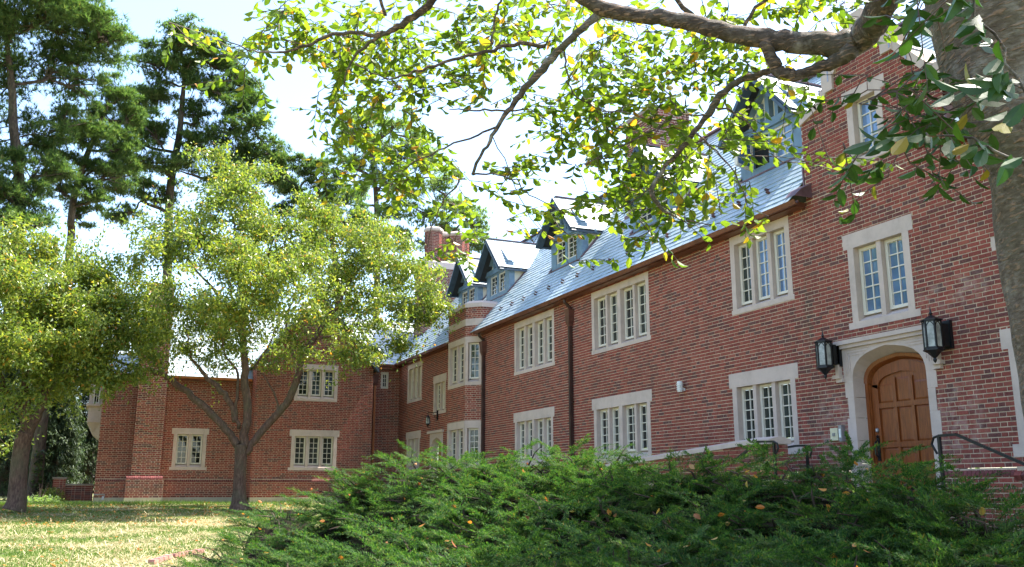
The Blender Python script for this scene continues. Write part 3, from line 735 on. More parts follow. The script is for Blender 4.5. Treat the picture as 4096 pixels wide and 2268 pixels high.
# lead vent post behind the gable
MB().bar((13.2, 10.3, 7.2), (13.2, 10.3, 8.75), .14, .14).build('vent_pipe', 'blue', HALL)

# ---- canted bay
BF = Fr((10.7, 0, 0), (0, 1, 0), (-1, 0, 0)); BC = Fr((11.1, 27.47, 0), (-1, 1, 0), (-1, -1, 0)); BC2 = Fr((10.7, 29.5, 0), (1, 1, 0), (-1, 1, 0))
BL = .5657
bay = MB().prism([(11.35, 27.7, -.6), (10.95, 28.1, -.6), (10.95, 29.3, -.6), (11.35, 29.6, -.6)], [(11.35, 27.7, 5.75), (10.95, 28.1, 5.75), (10.95, 29.3, 5.75), (11.35, 29.6, 5.75)]).build('bay', 'mortar', HALL)
bay['label'] = 'canted brick bay with stone mullioned windows'
for fr, a, b in ((BF, 27.87, 29.5), (BC, 0, BL), (BC2, 0, BL)):
    hs = [(a - .1, b + .1, .62, 2.11), (a - .1, b + .1, 3.24, 4.83), (a - .1, b + .1, 5.19, 5.42), ]
    wall(fr, a, b, -.7, 5.79, hs, parent=bay, mk='brick_wing', name='face')
BR2 = Fr((11.1, 27.47, 0), (1, 0, 0), (0, -1, 0)); wall(BR2, 0, .95, 4.9, 5.79, [(-1, 3, 5.19, 5.42)], parent=bay, name='face'); wall(Fr((11.1, 29.9, 0), (1, 0, 0), (0, 1, 0)), 0, .8, 4.9, 5.79, parent=bay, name='face')
window(BF, 27.87, 29.5, 3.24, 4.83, 2, parent=bay, lint=.2, sillh=.2, jw=.16); window(BC, .0, BL, 3.24, 4.83, 1, parent=bay, lint=.2, sillh=.2, jw=.09)
window(BF, 27.87, 29.5, .62, 2.11, 2, parent=bay, lint=.24, sillh=.2, jw=.16); window(BC, .0, BL, .62, 2.11, 1, parent=bay, lint=.24, sillh=.2, jw=.09)
window(BC2, .0, BL, 3.24, 4.83, 1, parent=bay, lint=.2, sillh=.2, jw=.09)
def ring(z0, z1, e, mk, nm):
    B = [(11.1 + .9, 27.47 - e), (11.1 - e * .4, 27.47 - e), (10.7 - e, 27.87 - e * .4), (10.7 - e, 29.5 + e * .4), (11.1 - e * .4, 29.9 + e), (12.0, 29.9 + e)]
    MB().prism([(x, y, z0) for x, y in B], [(x, y, z1) for x, y in B]).build(nm, mk, bay)
ring(5.19, 5.42, .012, 'stone', 'stone_band')
B = [(12.05, 27.43), (11.08, 27.43), (10.66, 27.85), (10.66, 29.52), (11.08, 29.94), (12.05, 29.94)]; B2 = [(12.05, 27.6), (11.15, 27.6), (10.83, 27.92), (10.83, 29.45), (11.15, 29.77), (12.05, 29.77)]
MB().prism([(x, y, 5.79) for x, y in B], [(x, y, 5.93) for x, y in B]).prism([(x, y, 5.93) for x, y in B], [(x, y, 6.03) for x, y in B2]).build('coping', 'stone', bay)
mb = MB()
for k in range(6): mb.lbox(BR2, -.12 + k * .12, .0 + k * .12, 4.97 + k * .14, 5.16 + k * .14, .0, .03)
mb.build('step_flashing', 'copper_new', bay)

# ---- door surround and oak door
ARC = [(1, 0), (.992, .16), (.95, .38), (.86, .58), (.72, .74), (.52, .86), (.27, .94), (0, 1)]
ARC2 = [(-a, b) for a, b in ARC[:-1]] + [(a, b) for a, b in ARC[::-1]]
def arch_pts(c, hw, zs, rise): return [(c + a * hw, zs + b * rise) for a, b in ARC2]
def door_surround(fr, c, hw, zfl, zs, rise, ztop, jw, d, parent, hood=True):
    mb = MB(); e = .014; A = arch_pts(c, hw, zs, rise); n = len(A)
    B = arch_pts(c, hw - .02, zs - .03, rise - .08)
    # spandrel: fan between arch and the square head
    L, Rr = c - hw - jw, c + hw + jw
    top = [(L if a[0] <= c - hw * .9 else (Rr if a[0] >= c + hw * .9 else a[0]), ztop) for a in A]
    for i in range(n - 1): mb.poly([fr.p(*A[i], e), fr.p(*A[i + 1], e), fr.p(*top[i + 1], e), fr.p(*top[i], e)])
    mb.poly([fr.p(L, zs, e), fr.p(*A[0], e), fr.p(*top[0], e)]); mb.poly([fr.p(Rr, zs, e), fr.p(*A[-1], e), fr.p(*top[-1], e)])
    for i in range(n - 1): mb.poly([fr.p(*A[i], e), fr.p(*A[i + 1], e), fr.p(*B[i + 1], -d), fr.p(*B[i], -d)])
    for sg in (-1, 1):
        z = zs; i = 0; hs = [.26, .33, .36, .36, .36, .4, .4]
        while z > zfl:
            h = hs[i]; j = jw * (.95 if i % 2 == 0 else .72); a = c + sg * hw; zz = max(z - h, zfl)
            mb.hexa([fr.p(a, zz + .004, e), fr.p(a + sg * j, zz + .004, e), fr.p(a + sg * j, z - .004, e), fr.p(a, z - .004, e), fr.p(a - sg * .02, zz + .004, -d), fr.p(a + sg * j, zz + .004, -d), fr.p(a + sg * j, z - .004, -d), fr.p(a - sg * .02, z - .004, -d)])
            z = zz; i += 1
        mb.lbox(fr, *sorted((c + sg * (hw + .005), c + sg * (hw + jw * .72))), zfl, zs, -.05, .009)
    mb.lbox(fr, L, Rr, ztop - .001, ztop + .02, -.1, e)
    # recessed mouldings of the spandrels
    for sg in (-1, 1):
        for k in range(3):
            o_ = .07 + k * .045; xo = c + sg * (hw + jw - o_)
            mb.bar(fr.p(xo, ztop - o_, e), fr.p(xo, ztop - o_ - (.42 - k * .09), e), .016, .02, upv=tuple(fr.n)); mb.bar(fr.p(xo, ztop - o_, e), fr.p(xo - sg * (.52 - k * .1), ztop - o_, e), .016, .02, upv=tuple(fr.n))
    if hood:
        hx = hw + jw + .03
        mb.lbox(fr, c - hx - .07, c + hx + .07, ztop + .02, ztop + .09, -.02, .10); mb.lbox(fr, c - hx - .03, c + hx + .03, ztop - .04, ztop + .02, -.02, .06)
        for sg in (-1, 1):
            a = sorted((c + sg * hx, c + sg * (hx + .07))); mb.lbox(fr, *a, zs + .12, ztop + .02, -.02, .09); b_ = sorted((c + sg * (hx - .02), c + sg * (hx + .13))); mb.lbox(fr, *b_, zs + .06, zs + .12, -.02, .11); b_ = sorted((c + sg * (hx - .05), c + sg * (hx + .09))); mb.lbox(fr, *b_, zs + .0, zs + .06, -.02, .07)
    return mb.build('door_surround', 'stone', parent)
DS = door_surround(MAINF, DC, .735, -.45, 1.69, .49, 2.27, .19, .24, HALL)
def fill_arch(fr, c, hw, zf, zs, rise, n0, n1, name, mk, parent):
    A = [(c - hw, zf)] + arch_pts(c, hw, zs, rise) + [(c + hw, zf)]
    return MB().prism([fr.p(a, b, n0) for a, b in A], [fr.p(a, b, n1) for a, b in A]).build(name, mk, parent)
def oak_door(fr, c, parent):
    DR = fill_arch(fr, c, .70, -.42, 1.62, .42, -.36, -.30, 'door', 'oak', parent); DR['label'] = 'arched oak door with recessed panels'
    mb = MB(); A = arch_pts(c, .72, 1.66, .41); B = arch_pts(c, .64, 1.60, .365); C = arch_pts(c, .67, 1.63, .385)
    for i in range(len(A) - 1):
        mb.poly([fr.p(*A[i], -.20), fr.p(*A[i + 1], -.20), fr.p(*C[i + 1], -.215), fr.p(*C[i], -.215)]); mb.poly([fr.p(*C[i], -.215), fr.p(*C[i + 1], -.215), fr.p(*B[i + 1], -.32), fr.p(*B[i], -.32)])
    for sg in (-1, 1): mb.lbox(fr, *sorted((c + sg * .655, c + sg * .72)), -.44, 1.66, -.33, -.215); mb.lbox(fr, *sorted((c + sg * .635, c + sg * .66)), -.44, 1.63, -.34, -.245)
    mb.build('door_frame', 'oak', DR)
    mb = MB(); f = -.265
    def st(a, b, z0, z1, q=f): mb.lbox(fr, c + a, c + b, z0, z1, -.302, q)
    st(-.63, -.50, -.42, 1.62); st(.50, .63, -.42, 1.62)
    for a in (-.20, .14): st(a, a + .06, -.30, 1.70, f - .006)
    for z0, z1 in ((-.42, -.24), (.0, .08), (.62, .70), (1.24, 1.32)): st(-.50, .50, z0, z1, f - .003)
    # arched head rail
    A = [p for p in arch_pts(c, .62, 1.60, .35)]; B = [p for p in arch_pts(c, .50, 1.55, .24)]
    for i in range(len(A) - 1): mb.hexa([fr.p(*A[i], -.302), fr.p(*A[i + 1], -.302), fr.p(*B[i + 1], -.302), fr.p(*B[i], -.302), fr.p(*A[i], f), fr.p(*A[i + 1], f), fr.p(*B[i + 1], f), fr.p(*B[i], f)])
    mb.build('rail', 'oak', DR)
    for a0, a1 in ((-.50, -.20), (-.14, .14), (.20, .50)):
        for z0, z1 in ((-.24, 0), (.08, .62), (.70, 1.24), (1.32, 1.62 if a0 != -.14 else 1.70)):
            p = MB(); q0 = [fr.p(c + a0 + .004, z0 + .004, -.299), fr.p(c + a1 - .004, z0 + .004, -.299), fr.p(c + a1 - .004, z1 - .004, -.299), fr.p(c + a0 + .004, z1 - .004, -.299)]; q1 = [fr.p(c + a0 + .03, z0 + .03, -.29), fr.p(c + a1 - .03, z0 + .03, -.29), fr.p(c + a1 - .03, z1 - .03, -.29), fr.p(c + a0 + .03, z1 - .03, -.29)]
            p.prism(q0, q1); p.build('panel', 'oak', DR)
    h = MB(); t = c + .565
    h.bar(fr.p(t, .78, -.25), fr.p(t, .42, -.25), .055, .02, upv=tuple(fr.n)); h.tube([fr.p(t, .74, -.24), fr.p(t, .70, -.18), fr.p(t, .52, -.18), fr.p(t, .47, -.24)], .014, 6); h.lathe(fr.p(t, .80, -.245), [(0.0, .03), (.03, 0), (0, -.03)], 8); h.build('handle', 'black', DR)
    MB().lathe(fr.p(t, .90, -.25), [(0, .04), (.028, .02), (.028, -.02), (0, -.04)], 8).build('lock', 'grey_metal', DR)
    for z in (1.45, .45): MB().lbox(fr, c - .66, c - .625, z, z + .1, -.27, -.225).build('hinge', 'black' if z > 1 else 'grey_metal', DR)
oak_door(MAINF, DC, HALL)
MB().lbox(MAINF, DC - .92, DC + .92, -.5, 2.34, -.42, -.38).build('dark_door_backing', 'room', HALL)  # dark sheet added behind the door so gaps read as shade
door_surround(MAINF, 31.72, .55, -.45, 1.35, .42, 1.92, .17, .24, HALL, False)
fill_arch(MAINF, 31.72, .54, -.45, 1.33, .36, -.3, -.26, 'door', 'oak', HALL)
MB().lbox(MAINF, 31.0, 32.5, -.5, 1.95, -.42, -.36).build('dark_door_backing', 'room', HALL)  # same added dark sheet, painting shade behind the second door
MB().lbox(MAINF, 30.93, 32.57, 1.93, 2.02, -.02, .09).build('door_hood', 'stone', HALL)
MB().box(11.3, 11.5, 5, 36, -.6, 4.8).build('inner_wall', 'room', HALL) if False else None

# ---- wing
def wing():
    mk = 'brick_wing'
    def seg(y, x0, x1, z1, holes, wt=.33, plf=.08, clip=None, polys=(), back=True):
        f = Fr((0, y, 0), (1, 0, 0), (0, -1, 0)); wall(f, x0, x1, wt, z1, holes, mk=mk, clip=clip, polys=polys)
        f2 = Fr((0, y - plf, 0), (1, 0, 0), (0, -1, 0)); wall(f2, x0 - .0, x1 + .0, -.33, wt - .10, [], mk=mk)
        m = MB(); t = x0
        while t < x1 - .03:
            a, b = t + .005, min(t + .062, x1); P = [f.p(a, wt - .1, .002), f.p(a, wt + .005, .002), f.p(a, wt, .03), f.p(a, wt - .03, .08), f.p(a, wt - .06, .095), f.p(a, wt - .1, .1)]
            m.prism(P, [p + f.t * (b - a) for p in P]); t += .0667
        m.build('water_table', 'brick_cap', HALL, kind='stuff'); MB().lbox(f, x0, x1, wt - .103, wt - .005, 0, .075).build('water_table_mortar', 'mortar', HALL)
        MB().lbox(f, x0 - .0, x1 + .0, -.75, -.33, -.2, plf + .015).build('plinth', 'concrete', HALL)
        return f
    # recessed wall between chimney breast and gable block
    fr = Fr((0, 36.2, 0), (1, 0, 0), (0, -1, 0))
    h = [(2.52, 3.68, .64, 2.15), (2.45, 3.75, 1.93, 2.15), (2.45, 3.75, .64, .74)]
    seg(36.2, .04, 5.22, 4.05, h); window(fr, 2.52, 3.68, .64, 2.15, 2, lint=.22, lext=.07, sillh=.2, sext=.07)
    # chimney breast: body and base
    wall(Fr((0, 35.7, 0), (1, 0, 0), (0, -1, 0)), 1.17, 2.12, .40, 7.4, mk=mk, mortar='mortar_pale'); wall(Fr((1.17, 35.7, 0), (0, 1, 0), (-1, 0, 0)), 0, .5, .4, 7.4, mk=mk); MB().box(1.18, 2.11, 35.71, 36.6, .4, 7.4).build('chimney_core', 'mortar', HALL)  # paler mortar on the front puts grazing sun into the colour
    wall(Fr((0, 35.58, 0), (1, 0, 0), (0, -1, 0)), 1.02, 2.25, -.33, .30, mk=mk, mortar='mortar_pale'); wall(Fr((1.02, 35.58, 0), (0, 1, 0), (-1, 0, 0)), 0, .62, -.33, .3, mk=mk); MB().box(1.03, 2.24, 35.59, 36.3, -.33, .3).build('chimney_base', 'mortar', HALL)
    MB().box(1.0, 2.27, 35.56, 36.3, -.75, -.33).build('plinth', 'concrete', HALL)
    m = MB(); t = 1.02
    while t < 2.2:
        m.prism([(t + .004, 35.58, .30), (t + .004, 35.59, .36), (t + .004, 35.64, .405), (t + .004, 35.72, .415), (t + .004, 35.72, .30)], [(t + .063, 35.58, .30), (t + .063, 35.59, .36), (t + .063, 35.64, .405), (t + .063, 35.72, .415), (t + .063, 35.72, .30)]); t += .0667
    m.build('bullnose', 'brick_cap', HALL, kind='stuff')
    # right link to the main range with the little window
    fl = Fr((0, 36.42, 0), (1, 0, 0), (0, -1, 0)); seg(36.42, 9.6, 11.1, 4.86, [(10.31, 10.62, 3.95, 4.62)])
    window(fl, 10.31, 10.62, 3.95, 4.62, 1, lint=.045, sillh=.04, jw=.03, rows=3, stone='paint', depth=.1)
    # gable block
    yg = 35.2; fg = Fr((0, yg, 0), (1, 0, 0), (0, -1, 0)); cx = 7.42; zap = 7.30; ze = 4.55; x0, x1 = 5.20, 9.65
    def cl(z):
        if z <= ze: return (x0, x1)
        k = (zap - z) / (zap - ze); return (cx - (cx - x0) * k, cx + (x1 - cx) * k)
    h = [(6.60, 8.32, .64, 2.14), (6.52, 8.40, 1.90, 2.14), (6.52, 8.40, .64, .74), (6.62, 8.26, 3.22, 4.62)]
    seg(yg, x0, x1, ze, h, clip=cl, polys=[[(x0, ze), (x1, ze), (x1 - .06, ze + .07), (x0 + .06, ze + .07)], [(x0 + .05, ze + .06), (6.62, ze + .06), (6.62, ze + (6.62 - x0) * 1.235)], [(8.26, ze + .06), (x1 - .05, ze + .06), (8.26, ze + (x1 - 8.26) * 1.235)], [(6.62, 4.62), (8.26, 4.62), (8.26, 6.26), (cx, zap), (6.62, 6.30)]])
    window(fg, 6.60, 8.32, .64, 2.14, 3, lint=.24, lext=.08, sillh=.2, sext=.08); window(fg, 6.62, 8.26, 3.22, 4.62, 3, lint=.2, sillh=.2)
    fs = Fr((x0, yg, 0), (0, 1, 0), (-1, 0, 0)); wall(fs, 0, 1.0, .33, ze, mk=mk); wall(Fr((x0, yg - .08, 0), (0, 1, 0), (-1, 0, 0)), 0, 1.0, -.33, .33, mk=mk)
    # left return of the wing
    wall(Fr((.04, 36.2, 0), (0, 1, 0), (-1, 0, 0)), 0, 6.5, -.5, 4.05, mk=mk)
    MB().box(.06, 11.0, 36.5, 43, -.6, 4.0).build('wing_core', 'mortar', HALL)
    # roofs
    f1 = Fr((0, 36.0, 4.02), (1, 0, 0), (0, -ST, CT)); f1.z = Vector((0, CT, ST)); f2 = Fr((0, 36.05, 4.87), (1, 0, 0), (0, -ST, CT)); f2.z = Vector((0, CT, ST))
    m = MB(); s1 = (7.05 - 4.02) / ST; s2 = (7.05 - 4.87) / ST
    m.poly([f1.p(-.2, 0), f1.p(7.4, 0), f1.p(7.4, s1), f1.p(-.2, s1)]); m.poly([f2.p(7.4, 0), f2.p(10.85, 0), f2.p(12.65, s2), f2.p(7.4, s2)]); m.poly([(-.2, 38.5, 7.04), (12.6, 38.5, 7.04), (12.6, 42, 4), (-.2, 42, 4)])
    m.poly([(-.2, 36, 4.02), (-.2, 38.55, 7.05), (-.2, 42, 4)])
    wr = m.build('roof', 'deck', HALL); wr['label'] = 'pale sunlit slate roof of the wing'
    slates(f1, 0, s1, lambda s: (-.2, 7.4), wr, [(1.16, 2.13, 0, .3)]); slates(f2, 0, s2, lambda s: (7.6, 10.78 + s * CT), wr)
    MB().bar((-.2, 38.6, 7.09), (12.6, 38.6, 7.09), .2, .05).build('ridge_cap', 'lead', HALL)
    # gable block roof
    m = MB(); g = []
    for sg, xe in ((-1, x0 - .12), (1, x1 + .12)):
        zz = ze - .10; P = [(xe, yg - .22, zz), (cx, yg - .22, zap + .05), (cx, 38.4, zap + .05), (xe, 38.4, zz)]
        m.hexa([Vector(p) for p in P] + [Vector(p) + Vector((0, 0, .06)) for p in P])
    gr = m.build('gable_roof', 'deck', HALL)
    for sg, xe in ((-1, x0 - .12), (1, x1 + .12)):
        L = math.hypot(cx - xe, zap + .15 - ze); c_ = abs(cx - xe) / L; s_ = (zap + .15 - ze) / L
        f3 = Fr((xe, 0, ze - .04), (0, 1, 0), (sg * s_, 0, c_)); f3.z = Vector((-sg * c_, 0, s_)); slates(f3, 0, L, lambda s: (yg - .25, 38.3), gr)
    m = MB()
    for sg, xe in ((-1, x0 - .14), (1, x1 + .14)): m.bar((xe, yg - .24, ze - .14), (cx, yg - .24, zap + .0), .05, .22, upv=(0, 1, 0)); m.bar((xe, yg - .28, ze - .05), (cx, yg - .28, zap + .1), .05, .07, upv=(0, 1, 0))
    m.build('bargeboard', 'blue_dark', HALL)
    gutter((2.13, 35.98, 4.03), (5.15, 35.98, 4.03), mk='copper_new', side=(0, -1, 0)); gutter((.0, 35.98, 4.03), (1.15, 35.98, 4.03), mk='copper_new', side=(0, -1, 0)); gutter((9.7, 36.0, 4.88), (10.75, 36.0, 4.88), side=(0, -1, 0)); MB().box(9.66, 10.9, 36.1, 36.4, 4.7, 4.87).box(.1, 5.2, 36.0, 36.19, 3.9, 4.0).build('eave_board', 'gutter', HALL)
    downspout(10.05, 36.42, 4.74, -.5, (0, -1, 0), mk='copper_new', hz=4.47)
    # stone oriel on the far left side
    mb = MB(); mb.box(-.42, .03, 37.4, 39.2, 2.35, 2.6); mb.box(-.42, .03, 37.4, 39.2, 2.6, 2.95); mb.box(-.50, .03, 37.3, 39.3, 2.95, 3.03); mb.prism([(-.2, 37.6, 1.95), (.03, 37.6, 1.75), (.03, 39.1, 1.75), (-.2, 39.1, 1.95)], [(-.40, 37.42, 2.35), (.03, 37.42, 2.35), (.03, 39.2, 2.35), (-.40, 39.2, 2.35)]); mb.box(-.45, .03, 37.38, 39.22, 4.28, 4.5); mb.box(-.42, -.30, 37.4, 37.52, 3.03, 4.28); mb.box(-.06, .03, 37.4, 37.52, 3.03, 4.28)
    orl = mb.build('oriel', 'stone', HALL); sash(Fr((0, 37.42, 0), (1, 0, 0), (0, -1, 0)), -.28, -.08, 3.05, 4.26, 5, 2, orl, 'glass', False, -.02)
    MB().box(-.40, .03, 37.6, 39.1, 3.03, 4.28).build('oriel_core', 'glass', orl)
    # hose box by the corner
    tp = MB().box(.30, .37, 36.02, 36.09, -.42, -.28).tube([(.02, 36.08, -.22), (.38, 36.08, -.22), (.38, 36.08, -.3)], .018, 6).build('outdoor_tap', 'grey_metal', HALL)
wing()
flush_bricks(); flush_slates()

# =================================================================== SEPARATE THINGS AT THE HALL
def lantern(c, h, parentless_label, arm_to, bracket=False, group=None):
    """hexagonal wall lantern; c = middle of its body"""
    c = Vector(c); root = empty('wall_lantern', c, parentless_label, 'lantern', group); k = h / .82; r = .118 * k
    m = MB(); z = lambda v: v * k
    m.lathe(c, [(0, z(.41)), (.008, z(.36)), (.014, z(.31)), (.03, z(.29)), (.014, z(.27)), (.05, z(.25)), (r * .95, z(.215)), (r * 1.28, z(.20)), (r * 1.28, z(.185)), (0, z(.185))], 6)
    m.build('lantern_roof', 'black', root)
    m = MB(); m.lathe(c, [(0, z(-.20)), (r * 1.05, z(-.20)), (r * 1.22, z(-.215)), (r * 1.22, z(-.235)), (r * .8, z(-.26)), (r * .4, z(-.31)), (.02, z(-.34)), (.028, z(-.365)), (.018, z(-.39)), (0, z(-.41))], 6); m.build('lantern_base', 'black', root)
    m = MB()
    for i in range(6):
        a = math.pi / 3 * i; p = c + Vector((math.cos(a), math.sin(a), 0)) * r; q = c + Vector((math.cos(a + math.pi / 3), math.sin(a + math.pi / 3), 0)) * r
        m.bar(p + Vector((0, 0, z(-.205))), p + Vector((0, 0, z(.19))), .022 * k)
        mid = (p + q) / 2; Zt = Vector((0, 0, 1)); d = (q - p)
        for zz in (-.195, .175): m.bar(p + Zt * z(zz), q + Zt * z(zz), .018 * k)
        # gothic head
        for s_ in (0, 1):
            e0 = p if s_ == 0 else q
            m.bar(e0 + Zt * z(.09), e0.lerp(mid, .55) + Zt * z(.145), .012 * k, .012 * k); m.bar(e0.lerp(mid, .55) + Zt * z(.145), mid + Zt * z(.172), .012 * k, .012 * k)
    m.build('lantern_frame', 'black', root)
    for i in range(6):
        a = math.pi / 3 * i; p = c + Vector((math.cos(a), math.sin(a), 0)) * r * .97; q = c + Vector((math.cos(a + math.pi / 3), math.sin(a + math.pi / 3), 0)) * r * .97
        g = MB().poly([p + Vector((0, 0, z(-.2))), q + Vector((0, 0, z(-.2))), q + Vector((0, 0, z(.18))), p + Vector((0, 0, z(.18)))]) or None
        g = MB(); g.bar((p + q) / 2 + Vector((0, 0, z(-.19))), (p + q) / 2 + Vector((0, 0, z(.18))), (q - p).length * .86, .006, upv=tuple(Vector((math.cos(a + math.pi / 6), math.sin(a + math.pi / 6), 0)))); g.build('glass_pane', 'glass_lamp', root)
    m = MB(); w_ = Vector(arm_to)
    if not bracket:
        m.box(w_.x - .05, w_.x + .0, w_.y - .10 * k, w_.y + .10 * k, c.z + z(-.20), c.z + z(.20)); m.box(w_.x - .16, w_.x - .05, w_.y - .075, w_.y + .075, c.z + z(-.17), c.z + z(.15)); m.bar(c + Vector((r, 0, z(.10))), (w_.x - .1, w_.y, c.z + z(.10)), .05); m.bar(c + Vector((r, 0, z(-.15))), (w_.x - .1, w_.y, c.z + z(-.15)), .04)
    else:
        t = c + Vector((0, 0, z(.40))); m.tube([t, t + Vector((0, 0, .03)), Vector((w_.x, w_.y, t.z + .04))], .014, 6); m.box(w_.x - .04, w_.x, w_.y - .04, w_.y + .04, t.z - .22, t.z + .12); m.tube([Vector((w_.x, w_.y, t.z - .18)), Vector((w_.x - .12, w_.y, t.z - .10)), Vector((w_.x - .18, w_.y, t.z + .03))], .01, 5)
    m.build('wall_bracket', 'black', root)
lantern((10.80, 11.70, 2.155), .84, 'black hexagonal wall lantern on the window side of the oak door', (11.09, 11.70, 0), group='black wall lanterns of the hall')
lantern((10.80, 9.50, 2.155), .84, 'large black wall lantern beside the oak door, on the tree trunk side', (11.09, 9.50, 0), group='black wall lanterns of the hall')
lantern((10.72, 31.6, 2.36), .50, 'small black lantern on a scroll bracket under the tall two-light window', (11.09, 31.6, 0), True, group='black wall lanterns of the hall')
# wall devices
d = empty('outdoor_sensor', (11.0, 16.15, 2.06), 'small white sensor fixed to the brick between two ground floor windows', 'sensor')
MB().lathe((10.98, 16.15, 1.95), [(0, 0), (.055, 0), (.06, .03), (.06, .2), (.05, .22), (0, .22)], 12).build('sensor_body', 'device', d); MB().box(10.98, 11.09, 16.12, 16.18, 1.97, 2.03).build('bracket', 'device', d)
m_ = MB()
for k in range(4): m_.lathe((10.98, 16.15, 1.985 + k * .045), [(.06, 0), (.072, .005), (.072, .018), (.06, .022)], 12)
m_.build('louver', 'device', d)
d = empty('call_box', (11.0, 11.85, .85), 'ivory coloured call button box on the brick beside the oak door', 'call box')
MB().box(11.02, 11.09, 11.76, 11.93, .76, .96).build('box_body', 'ivory', d); MB().box(11.005, 11.02, 11.82, 11.87, .83, .88).build('button', 'grey_metal', d)
d = empty('card_reader', (11.0, 11.69, .86), 'narrow grey card reader between the call box and the door surround', 'card reader')
MB().box(11.01, 11.09, 11.66, 11.73, .74, 1.0).build('reader_body', 'grey_metal', d); MB().box(11.003, 11.01, 11.675, 11.715, .80, .94).build('reader_face', 'device', d)

# ---- ramp wall with stone coping


# path and steps before the door
pm = MB(); pm.box(8.9, 11.0, 9.6, 12.6, -1.0, -.42); pm.box(8.9, 10.9, 12.6, 13.0, -1, -.58); pm.box(8.9, 10.9, 9.2, 9.6, -1, -.58); pm.box(8.9, 10.9, 8.8, 9.2, -1, -.72)
o = pm.build('path', 'concrete'); o['kind'] = 'structure'
RW = empty('ramp_wall', (9.6, 14, -.6), 'low brick ramp wall with sloping pale stone coping before the windows', 'wall')
X0, X1, YA, YB, YC = 9.45, 9.80, 11.55, 12.10, 16.6
def rz(y): return .665 if y < YB else .665 - (y - YB) * .060
fwa = Fr((X0, 0, 0), (0, 1, 0), (-1, 0, 0)); fwb = Fr((0, YA, 0), (1, 0, 0), (0, -1, 0))
core = MB(); core.prism([(X0 + .008, YA + .008, -.9), (X0 + .008, YB, -.9), (X0 + .008, YC, -.9), (X1, YC, -.9), (X1, YB, -.9), (X1, YA + .008, -.9)], [(X0 + .008, YA + .008, .66), (X0 + .008, YB, .66), (X0 + .008, YC, rz(YC)), (X1, YC, rz(YC)), (X1, YB, .66), (X1, YA + .008, .66)])
RWC = core.build('wall_core', 'mortar', RW)
unit_r = unit_piece('ramp_brick_unit', 'brick')
for i in range(22):
    z0 = -.8 + i * COURSE; 
    for fr_, a0, a1 in ((fwa, YA, YC), (fwb, X0, X1)):
        t = a0 + (0 if i % 2 else -.16); q = 0
        while t < a1:
            wd = .213 if q % 2 == 0 else .107; a, b = max(t, a0) + .005, min(t + wd, a1) - .005; t += wd; q += 1
            top = (rz((a + b) / 2) if fr_ is fwa else .66) - .01
            z1 = min(z0 + COURSE - .010, top)
            if b - a < .02 or z1 - z0 < .02 or z1 < .15: continue
            link('brick', unit_r, 'brick', RWC, frame_matrix(fr_, a, z0, -.004, b - a, z1 - z0, .012 + rnd.uniform(-.003, .003)))
m_ = MB()
def cop_seg(y0, y1, z0, z1, e=.04):
    A = [(X0 - e, y0, z0), (X1 + e, y0, z0), (X1 + e, y0, z0 + .07), ((X0 + X1) / 2, y0, z0 + .12), (X0 - e, y0, z0 + .07)]; B = [(x, y1, z - z0 + z1) for x, y, z in A]; m_.prism(A, B)
cop_seg(YA - .04, YB, .665, .665); cop_seg(YB + .004, 13.6, .662, rz(13.6)); cop_seg(13.604, 15.1, rz(13.6), rz(15.1)); cop_seg(15.104, YC, rz(15.1), rz(YC))
m_.build('coping', 'stone', RW, kind='stuff')

# ---- handrails
def rail(label, pts, post, zfoot, curl):
    r_ = empty('handrail', (post[0], post[1], zfoot), label, 'handrail', 'black iron handrails at the door steps'); m = MB(); P = [Vector(p) for p in pts]
    for a, b in zip(P, P[1:]): m.bar(a, b, .032, .032)
    m.build('rail', 'black', r_)
    MB().bar((post[0], post[1], zfoot), post, .036, .036, upv=(1, 0, 0)).build('post', 'black', r_)
    MB().tube([Vector(c) for c in curl], .016, 6).build('scroll', 'black', r_)
lx, ly = 9.20, 0
a = atx_ = lambda u, v, x: (lambda r: tuple(r * (x / r.x)))(ray(u, v))
p0 = a(3095, 1766, 9.2); p1 = a(3034, 1767, 9.2); p2 = a(2938, 1842, 9.2); 
rail('black handrail in front of the ramp wall end, sloping down', [p0, p1, p2], p0, -.6, [p0, (9.2, p0[1] - .07, p0[2] - .03), (9.2, p0[1] - .09, p0[2] - .10), (9.2, p0[1] - .04, p0[2] - .17)])
p0 = a(3226, 1782, 10.6); p1 = a(3180, 1784, 10.6); p2 = a(3104, 1797, 10.6)
rail('short black handrail against the wall under the three-light window', [p0, p1, p2, (10.6, p2[1] + .9, p2[2] - .35)], p0, -.45, [p0, (10.6, p0[1] - .08, p0[2] - .03), (10.6, p0[1] - .11, p0[2] - .10), (10.6, p0[1] - .06, p0[2] - .20)])
p0 = a(3755, 1743, 9.6); p1 = a(3825, 1738, 9.6); p2 = a(4110, 1862, 9.6)
rail('black handrail on the tree trunk side of the oak door steps', [p0, p1, p2], p0, -.6, [p0, (9.6, p0[1] + .08, p0[2] - .02), (9.6, p0[1] + .12, p0[2] - .10), (9.6, p0[1] + .05, p0[2] - .22)])

